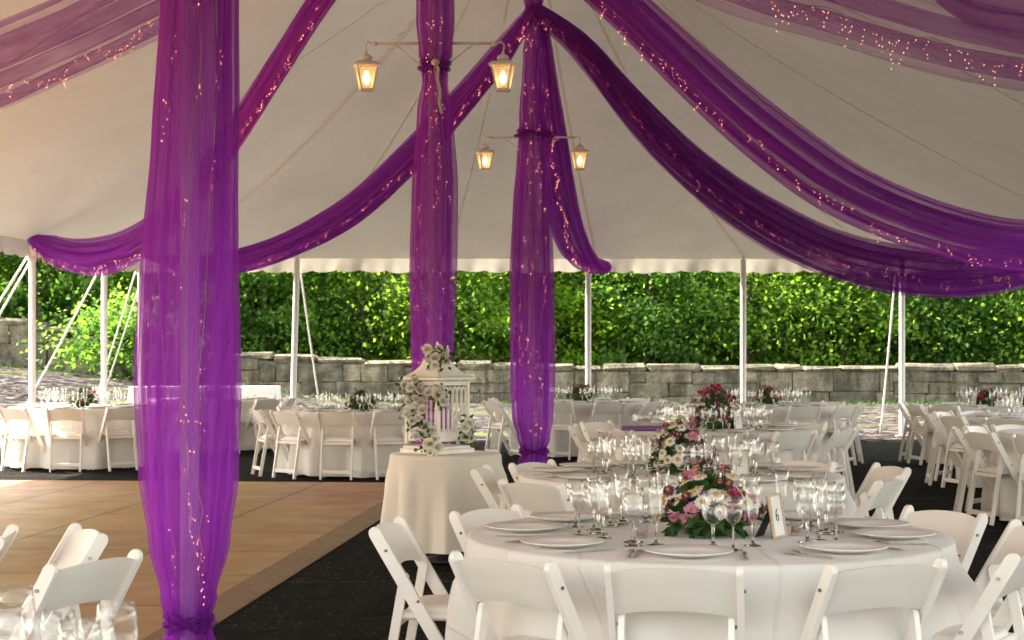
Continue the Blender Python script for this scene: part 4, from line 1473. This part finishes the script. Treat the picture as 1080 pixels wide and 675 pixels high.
# ------------------------------------------------------------------ birdcage
bx, by = px(461, 371, 11.05).x, 11.08
cage = thing('birdcage', 'ivory wooden birdcage card box with arched bars and pagoda roof', 'birdcage', (bx, by, TH + .002), math.radians(48))
S = .158; H0 = .035; H1 = .50
m = MB()
m.box((0, 0, .017), (2 * S + .05, 2 * S + .05, .033), bev=.005); m.box((0, 0, .043), (2 * S + .02, 2 * S + .02, .018), bev=.004)
m.build('base', M['cage'], cage, False)
for k in range(4):
    R = Matrix.Rotation(k * PI / 2, 4, 'Z')
    m = MB(); c_ = R @ Vector((S - .012, -S + .012, (H0 + H1) / 2 + .015))
    m.box(c_, (.026, .026, H1 - H0 - .03), bev=.003); m.build('corner_post', M['cage'], cage, False)
    m = MB(); n = 6; wid = 2 * S - .06
    zt = H1 - .035
    m.box(R @ Vector((0, -S + .012, H1 - .02)), (2 * S - .05, .02, .03), R.to_3x3(), bev=.002)
    m.box(R @ Vector((0, -S + .012, H0 + .085)), (2 * S - .05, .014, .07), R.to_3x3(), bev=.003)
    for i in range(n + 1):
        x = -wid / 2 + wid * i / n
        m.tube([R @ Vector((x, -S + .012, H0 + .11)), R @ Vector((x, -S + .012, zt - .055))], .0085, 6)
        if i < n:
            pts = []
            for q in range(9):
                a = PI * q / 8
                pts.append(R @ Vector((x + wid / n / 2 - math.cos(a) * wid / n / 2, -S + .012, zt - .06 + math.sin(a) * .045)))
            m.tube(pts, .0085, 6)
    m.build('barred_side', M['cage'], cage, True, 50)
m = MB(); rows = []
for h_, z in ((S + .02, H1), (S + .03, H1 + .005), (S + .03, H1 + .018), (S - .012, H1 + .035), (S - .045, H1 + .062), (S - .075, H1 + .10), (S - .09, H1 + .135), (S - .09, H1 + .15), (.001, H1 + .152)):
    rows.append([Vector((sx * h_, sy * h_, z)) for sx, sy in ((-1, -1), (1, -1), (1, 1), (-1, 1))])
m.grid(rows, closed=True)
rf = m.build('roof', M['cage'], cage, False)
FIN = [(.014, 0), (.018, .02), (.010, .034), (.02, .05), (.016, .066), (.007, .08), (.009, .088), (.001, .104)]
for sx, sy, kk in ((0, 0, 1.15), (-1, -1, .9), (1, -1, .9), (1, 1, .9), (-1, 1, .9)):
    m = MB(); m.lathe([(r * kk, z * kk + H1 + .15) for r, z in FIN], 12, (sx * .05, sy * .05, 0)); m.build('finial', M['cage'], rf)
m = MB(); m.lathe([(.0, .06), (.05, .061), (.052, .2), (.001, .2)], 16)


def garland(name, label, pts, nfl, nleaf, spread, seedv, sc=1.0):
    rr = random.Random(seedv)
    o = thing(name, label, 'flowers', pts[0], 0, 'white rose sprays fixed to the birdcage')
    b = Vector(pts[0]); path = catmull(pts, 40)
    m = MB(); m.tube([p - b for p in path], .004, 5)
    for i in range(nleaf):
        p = rr.choice(path) - b + Vector((rr.gauss(0, spread), rr.gauss(0, spread) * .6, rr.gauss(0, spread)))
        leaf_quad(m, p, (rr.uniform(-1, 1), rr.uniform(-1, .2), rr.uniform(-1, .6)), (rr.uniform(-1, 1), -1, rr.uniform(-1, 1)), rr.uniform(.03, .06), rr.uniform(.018, .032))
    ob = m.build('foliage', M['leafd'], o, False); tint_attr(ob.data, 0, 1, seedv)
    out = []
    for tr_ in range(600):
        if len(out) >= nfl: break
        p = rr.choice(path) - b + Vector((rr.gauss(0, spread * .9), -abs(rr.gauss(.02, .015)), rr.gauss(0, spread * .9)))
        if all((p - q).length > .042 for q in out):
            out.append(p); put_flower('cream', p, (rr.uniform(-.7, .7), -1, rr.uniform(-.1, .8)), o, sc * rr.uniform(.7, 1.05), rr)
    return o


fr = lambda x, y, D=10.83: px(x, y, D)
garland('rose_garland', 'long cascade of white roses down the left face of the birdcage', [fr(430, 407, 10.98), fr(440, 412, 10.93), fr(434, 432, 10.95), fr(443, 445, 10.9), fr(447, 460, 10.87), fr(455, 470, 10.8)], 30, 200, .042, 5)
garland('rose_spray', 'white rose with hanging leaves on the front face of the birdcage', [fr(466, 410, 10.86), fr(463, 420, 10.86), fr(467, 428, 10.86)], 3, 45, .022, 6, 1.35)
garland('rose_spray', 'white roses at the lower right corner of the birdcage', [fr(494, 445, 10.98), fr(492, 455, 10.98), fr(494, 466, 10.98)], 6, 60, .02, 7)
garland('rose_spray', 'white roses and greenery crowning the birdcage roof', [fr(455, 378, 10.95), fr(463, 372, 10.93), fr(470, 380, 10.93)], 9, 100, .03, 8)

# ------------------------------------------------------------------ long table beyond the tent
p0 = px(140, 371, 31.0); p1_ = px(293, 371, 31.0)
o = thing('long_table', 'long table hidden under a white cloth beyond the tent', 'table', ((p0.x + p1_.x) / 2, 31, 0))
Lh = (p1_.x - p0.x) / 2
m = MB(); m.box((0, 0, .74), (2 * Lh - .02, .74, .03)); m.build('tabletop', M['wood'], o, False)
for sx in (-1, 1):
    for sy in (-1, 1):
        m = MB(); m.tube([(sx * (Lh - .15), sy * .3, .02), (sx * (Lh - .15), sy * .3, .73)], .016, 8); m.build('leg', M['stake'], o)
m = MB(); rows = []
for k in range(13):
    d = max(0, (k - 1)) / 11 * .72; row = []
    N = 240
    for i in range(N):
        u = i / N * 4; sd_ = int(u); f_ = u - sd_
        cs = [(-Lh, -.37), (Lh, -.37), (Lh, .37), (-Lh, .37), (-Lh, -.37)]
        x = cs[sd_][0] + (cs[sd_ + 1][0] - cs[sd_][0]) * f_; y = cs[sd_][1] + (cs[sd_ + 1][1] - cs[sd_][1]) * f_
        nx, ny = ((0, -1), (1, 0), (0, 1), (-1, 0))[sd_]
        wv = (.03 * math.sin(x * 7 + y * 9) + .02 * math.sin(x * 17 + 1)) * smooth(0, .5, d) + .05 * d
        if k == 0: row.append(Vector((x * .98, y * .95, .76)))
        else: row.append(Vector((x + nx * wv, y + ny * wv, .757 - d)))
    rows.append(row)
b = m.grid(rows, closed=True, flip=True); m.f.append(tuple(b + i for i in range(N))); m.m.append(0)
c = m.build('tablecloth', M['cloth'], None, True, 60, [(0, 0)] * len(m.v)); c.location = ((p0.x + p1_.x) / 2, 31, ground_z(-6, 31))
tag(c, 'white cloth over the long table outside, behind the large column', 'tablecloth')

# ------------------------------------------------------------------ stone wall
t = NT('weathered_stone'); v = t.coords()
at = t.n('ShaderNodeAttribute'); at.attribute_name = 'tint'
bc = t.ramp(at.outputs['Fac'], [(0, (.125, .122, .098)), (.35, (.175, .165, .13)), (.7, (.21, .193, .15)), (1, (.28, .252, .195))])
ns = t.noise(v, 3.2, 6, .68)
bc = t.mix(1.0, bc, t.ramp(ns, [(.3, (.42, .42, .40)), (.7, (1.35, 1.3, 1.18))]), 'MULTIPLY')
vm = t.n('ShaderNodeMapping'); vm.inputs['Scale'].default_value = (1.6, 1.6, .35); t.l(v, vm.inputs['Vector'])
bc = t.mix(1.0, bc, t.ramp(t.noise(vm.outputs['Vector'], 1.4, 6, .7), [(.36, (.38, .38, .36)), (.56, (1, 1, 1))]), 'MULTIPLY')
bc = t.mix(1.0, bc, t.ramp(t.noise(v, 13, 4, .7), [(.3, (.7, .7, .7)), (.7, (1.25, 1.25, 1.2))]), 'MULTIPLY')
ms = t.ramp(t.noise(v, .9, 5, .7), [(.52, (0, 0, 0)), (.7, (1, 1, 1))])
bc = t.mix(t.math('MULTIPLY', ms, .65), bc, (.05, .058, .024))
M['stone'] = t.done(t.principled(bc, .92, t.bump(t.math('ADD', ns, t.math('MULTIPLY', t.noise(v, 18, 4), .5)), .7, .08)))
M['mortar'] = simple('mortar', (.15, .14, .11), .95, .3, 4, .5, 30)
WD = 46.0


def wall_top(X):
    return lerp_tab([(-26, 2.95), (-17.5, 2.62), (-14.6, 2.45), (-12, 1.9), (-10.3, 1.48), (-8, 1.45), (-5, 1.30), (-1, 1.13), (2, 1.09), (30, 1.05)], X)


wall = thing('stone_wall', 'old dry grey-brown stone wall with rough capstones in front of the trees', 'wall', (0, WD, 0))
wr = random.Random(9)
for part, rng_ in (('masonry', None), ('coping', None)):
    m = MB(); tints = []
    def block(x0, x1, z0, z1, y0, y1, bv, jit):
        k = len(m.f)
        c = Vector(((x0 + x1) / 2, (y0 + y1) / 2 - wr.uniform(0, jit), (z0 + z1) / 2))
        R = Matrix.Rotation(wr.uniform(-.015, .015), 3, 'Y') @ Matrix.Rotation(wr.uniform(-.03, .03), 3, 'Z')
        n0 = len(m.v)
        m.box(c, (x1 - x0, y1 - y0, z1 - z0), R, bev=bv)
        for i in range(n0, len(m.v)):
            m.v[i] = tuple(a + wr.uniform(-.034, .034) for a in m.v[i])
        tv = wr.random(); tints.extend([tv] * (len(m.f) - k))
    if part == 'masonry':
        x = -26.0
        # courses in strips of varying joints
        while x < 27:
            wdt = wr.uniform(2.2, 4.2)
            b0 = ground_z(x + wdt / 2, WD) - .15; tp_ = wall_top(x + wdt / 2) - .20
            nc = 3 if wr.random() < .7 else 2
            hs = [wr.uniform(.7, 1.3) for _ in range(nc)]; tot = sum(hs); z = b0
            for h in hs:
                hh = h / tot * (tp_ - b0); xx = x
                while xx < x + wdt - .01:
                    L = wr.uniform(.45, 1.35)
                    if x + wdt - (xx + L) < .35: L = x + wdt - xx
                    block(xx + .004, xx + L - .004, z + .004, z + hh - .004, 0, .6, .03, .05)
                    xx += L
                z += hh
            x += wdt
        ob = m.build('masonry', M['stone'], wall, False)
        at_ = ob.data.attributes.new('tint', 'FLOAT', 'FACE'); at_.data.foreach_set('value', np.array(tints, dtype=np.float32))
        mm = MB(); rows = [[], [], [], []]
        for i in range(60):
            X = -26 + 53 * i / 59
            b0 = ground_z(X, WD) - .3; tt_ = wall_top(X) - .2
            rows[0].append(Vector((X, .07, b0))); rows[1].append(Vector((X, .07, tt_))); rows[2].append(Vector((X, .55, tt_))); rows[3].append(Vector((X, .55, b0)))
        mm.grid(rows); mm.build('mortar_core', M['mortar'], wall, False)
    else:
        x = -26.0
        while x < 27:
            L = wr.uniform(.7, 1.7)
            zt = wall_top(x + L / 2); dz = wr.uniform(-.05, .05)
            block(x + .004, x + L - .004, zt - .20, zt + dz, -.03, .66, .07, .04)
            x += L
        ob = m.build('coping', M['stone'], wall, False)
        at_ = ob.data.attributes.new('tint', 'FLOAT', 'FACE'); at_.data.foreach_set('value', np.array([.2 + .6 * q for q in tints], dtype=np.float32))


# ------------------------------------------------------------------ trees
def crown_mesh(name, mat, rx, rz, nclump, nleaf, seedv, size=.165):
    r = np.random.default_rng(seedv)
    V, Fc, tint = [], [], []
    u = r.normal(size=(nclump, 3)); u /= np.linalg.norm(u, axis=1)[:, None]
    rad = r.uniform(.35, 1.0, nclump) ** .55
    cen = u * rad[:, None] * np.array([rx, rx, rz])
    for c in range(nclump):
        spread = r.uniform(.3, .8)
        n = int(nleaf * 2.7 * r.uniform(.6, 1.4))
        p = cen[c] + r.normal(size=(n, 3)) * np.array([spread, spread, spread * .45])
        p[:, 2] -= .25 * ((p[:, 0] - cen[c][0]) ** 2 + (p[:, 1] - cen[c][1]) ** 2)      # sprays droop
        d = r.normal(size=(n, 3)) + u[c] * .8 + np.array([0, 0, -.25]); d /= np.linalg.norm(d, axis=1)[:, None]
        q = r.normal(size=(n, 3)) * .55 + np.array([0, 0, 1.0]); s = np.cross(d, q); s /= (np.linalg.norm(s, axis=1)[:, None] + 1e-6)
        L = size * r.uniform(.6, 1.3, n)[:, None]; Wd = L * .36
        nn = np.cross(s, d)
        a = p; b = p + d * L * .45 + s * Wd; e = p + d * L - nn * L * .15; f = p + d * L * .45 - s * Wd
        base = len(V) * 1
        arr = np.stack([a, b, e, f], 1).reshape(-1, 3)
        k0 = sum(len(x) for x in V)
        V.append(arr)
        idx = k0 + np.arange(n)[:, None] * 4 + np.arange(4)[None, :]
        Fc.append(idx)
        ct = r.uniform(.12, 1.0) ** 1.1  # clump tone also imitates lit and shaded sprays, besides leaf colour
        tint.append(np.clip(ct + r.normal(size=n) * .13, 0, 1))
    V = np.concatenate(V); Fc = np.concatenate(Fc); tint = np.concatenate(tint)
    me = bpy.data.meshes.new(name)
    me.from_pydata(V.tolist(), [], Fc.tolist())
    me.materials.append(mat)
    at = me.attributes.new('tint', 'FLOAT', 'FACE'); at.data.foreach_set('value', tint.astype(np.float32))
    me.update()
    return me


def trunk_mesh(seedv, h):
    r = random.Random(seedv); m = MB()
    pts = [Vector((.12 * math.sin(z * .9 + seedv), .1 * math.cos(z * .7), z)) for z in np.linspace(-.6, h, 9)]
    m.tube(pts, [.16 - .12 * i / 8 for i in range(9)], 10)
    for k in range(8):
        i = r.randint(2, 7); a = r.uniform(0, 6.28); L = r.uniform(1.2, 2.6); b = pts[i]
        q = [b + Vector((math.cos(a), math.sin(a), .45)) * L * t_ + Vector((0, 0, .25 * L * t_ * t_)) for t_ in (0, .25, .5, .75, 1)]
        m.tube(q, [.055, .042, .032, .022, .01], 7)
    return m.mesh('trunk', [M['twig']])


CR = [crown_mesh('crown', M['leaf_a'], 2.9, 3.9, 120, 62, 1), crown_mesh('crown', M['leaf_b'], 2.7, 4.0, 125, 62, 2),
      crown_mesh('crown', M['leaf_c'], 2.8, 3.8, 105, 58, 3), crown_mesh('crown', M['leaf_a'], 3.1, 4.1, 125, 60, 4)]
TR = [trunk_mesh(i, 6.5) for i in range(3)]


def tree(x, y, cz, sc, kind, label, group, rz, fwd=0.0):
    o = thing('leafy_tree', label, 'tree', (x, y, ground_z(x, y)), rz, group)
    c = link('crown', CR[kind], o); c.location = (0, 0, cz); c.scale = (sc, sc, sc)
    t_ = link('trunk', TR[kind % 3], o)
    t_.location = (-fwd * math.sin(rz), -fwd * math.cos(rz), 0)
    return o


front = [(-17.6, 'leafy tree above the left end of the stone wall'), (-14.2, 'leafy tree between the two left-hand tent poles'),
         (-10.9, 'leafy tree behind the wall beside the large purple column'), (-7.6, 'leafy tree just left of the leaning tent pole'),
         (-4.6, 'leafy tree behind the wall between the leaning pole and middle column'), (-1.6, 'leafy tree behind the wall left of the birdcage top and rear column'),
         (1.3, 'pale yellow-green tree seen between rear column and nearby tent pole'), (4.3, 'dark leafy tree right of the short purple swag'),  # paler leaf colour stands in for bright gaps in the wood
         (7.3, 'leafy tree behind the pole above the tall red flowers'), (10.3, 'leafy tree left of the right-hand tent pole'),
         (13.4, 'leafy tree right of the right-hand tent pole'), (16.6, 'leafy tree at the right edge of the picture')]
tr_ = random.Random(4)
for i, (x, lab) in enumerate(front):
    tree(x, 50.2 + tr_.uniform(-.5, .9), 3.2 + tr_.uniform(-.3, .4), tr_.uniform(.88, 1.02), (0, 1, 3, 1, 0, 3, 2, 1, 0, 3, 1, 0)[i], lab, 'trees along the back of the wall', tr_.uniform(0, 6), 1.5 if i in (1, 4, 8) else .3)
for i in range(11):
    tree(-20 + i * 4.1 + tr_.uniform(-.8, .8), 54.6 + tr_.uniform(-.8, 1.2), 4.2 + tr_.uniform(-.4, .6), tr_.uniform(1.05, 1.25), tr_.choice((0, 1, 2, 3)), 'leafy tree in the second row behind the wall, half hidden', 'trees in the second row', tr_.uniform(0, 6))
for i in range(9):
    tree(-22 + i * 5.6 + tr_.uniform(-1, 1), 60.5 + tr_.uniform(-1, 1.5), 5.2, tr_.uniform(1.4, 1.6), tr_.choice((0, 1, 2, 3)), 'deep wood tree glimpsed through gaps in the foliage', 'trees deep in the wood', tr_.uniform(0, 6))
# low bough hanging over the wall at left
o = thing('leafy_shrub', 'leafy shrub spilling over the stone wall beside the second left tent pole', 'shrub', (-10.6, 45.0, ground_z(-10.6, 45.0)))
c = link('crown', crown_mesh('crown', M['leaf_b'], 1.9, 1.0, 34, 40, 9, .16), o); c.location = (0, 0, 1.25)
m = MB()
for k in range(5):
    a = k * 1.26; m.tube([(0, 0, -.1), (math.cos(a) * .5, math.sin(a) * .5, .6), (math.cos(a) * 1.2, math.sin(a) * .9, 1.3)], [.05, .035, .012], 7)
m.build('stem', M['twig'], o)

# ------------------------------------------------------------------ grass verge by the wall
gr_ = np.random.default_rng(12)
n = 3800
X = gr_.uniform(-17, 19, n); Y = 45.95 - np.abs(gr_.normal(0, .9, n)) - .12
keep = (np.sin(X * .7) + np.sin(X * 1.9 + 1) * .6 + gr_.normal(0, .6, n)) > -.5
X, Y = X[keep], Y[keep]; n = len(X)
V, Fc = [], []
for x, y in zip(X.tolist(), Y.tolist()):
    z = ground_z(x, y); h = random.uniform(.04, .11); a = random.uniform(0, 6.28); w = random.uniform(.012, .03)
    k = len(V)
    V += [(x - w * math.cos(a), y - w * math.sin(a), z), (x + w * math.cos(a), y + w * math.sin(a), z), (x + random.uniform(-.08, .08), y + random.uniform(-.08, .08), z + h)]
    Fc.append((k, k + 1, k + 2))
me = bpy.data.meshes.new('grass'); me.from_pydata(V, [], Fc); me.materials.append(M['leafd']); me.update(); tint_attr(me, 0, .6, 3)
tag(link('grass', me), 'short grass growing along the foot of the stone wall', 'grass', kind='stuff')
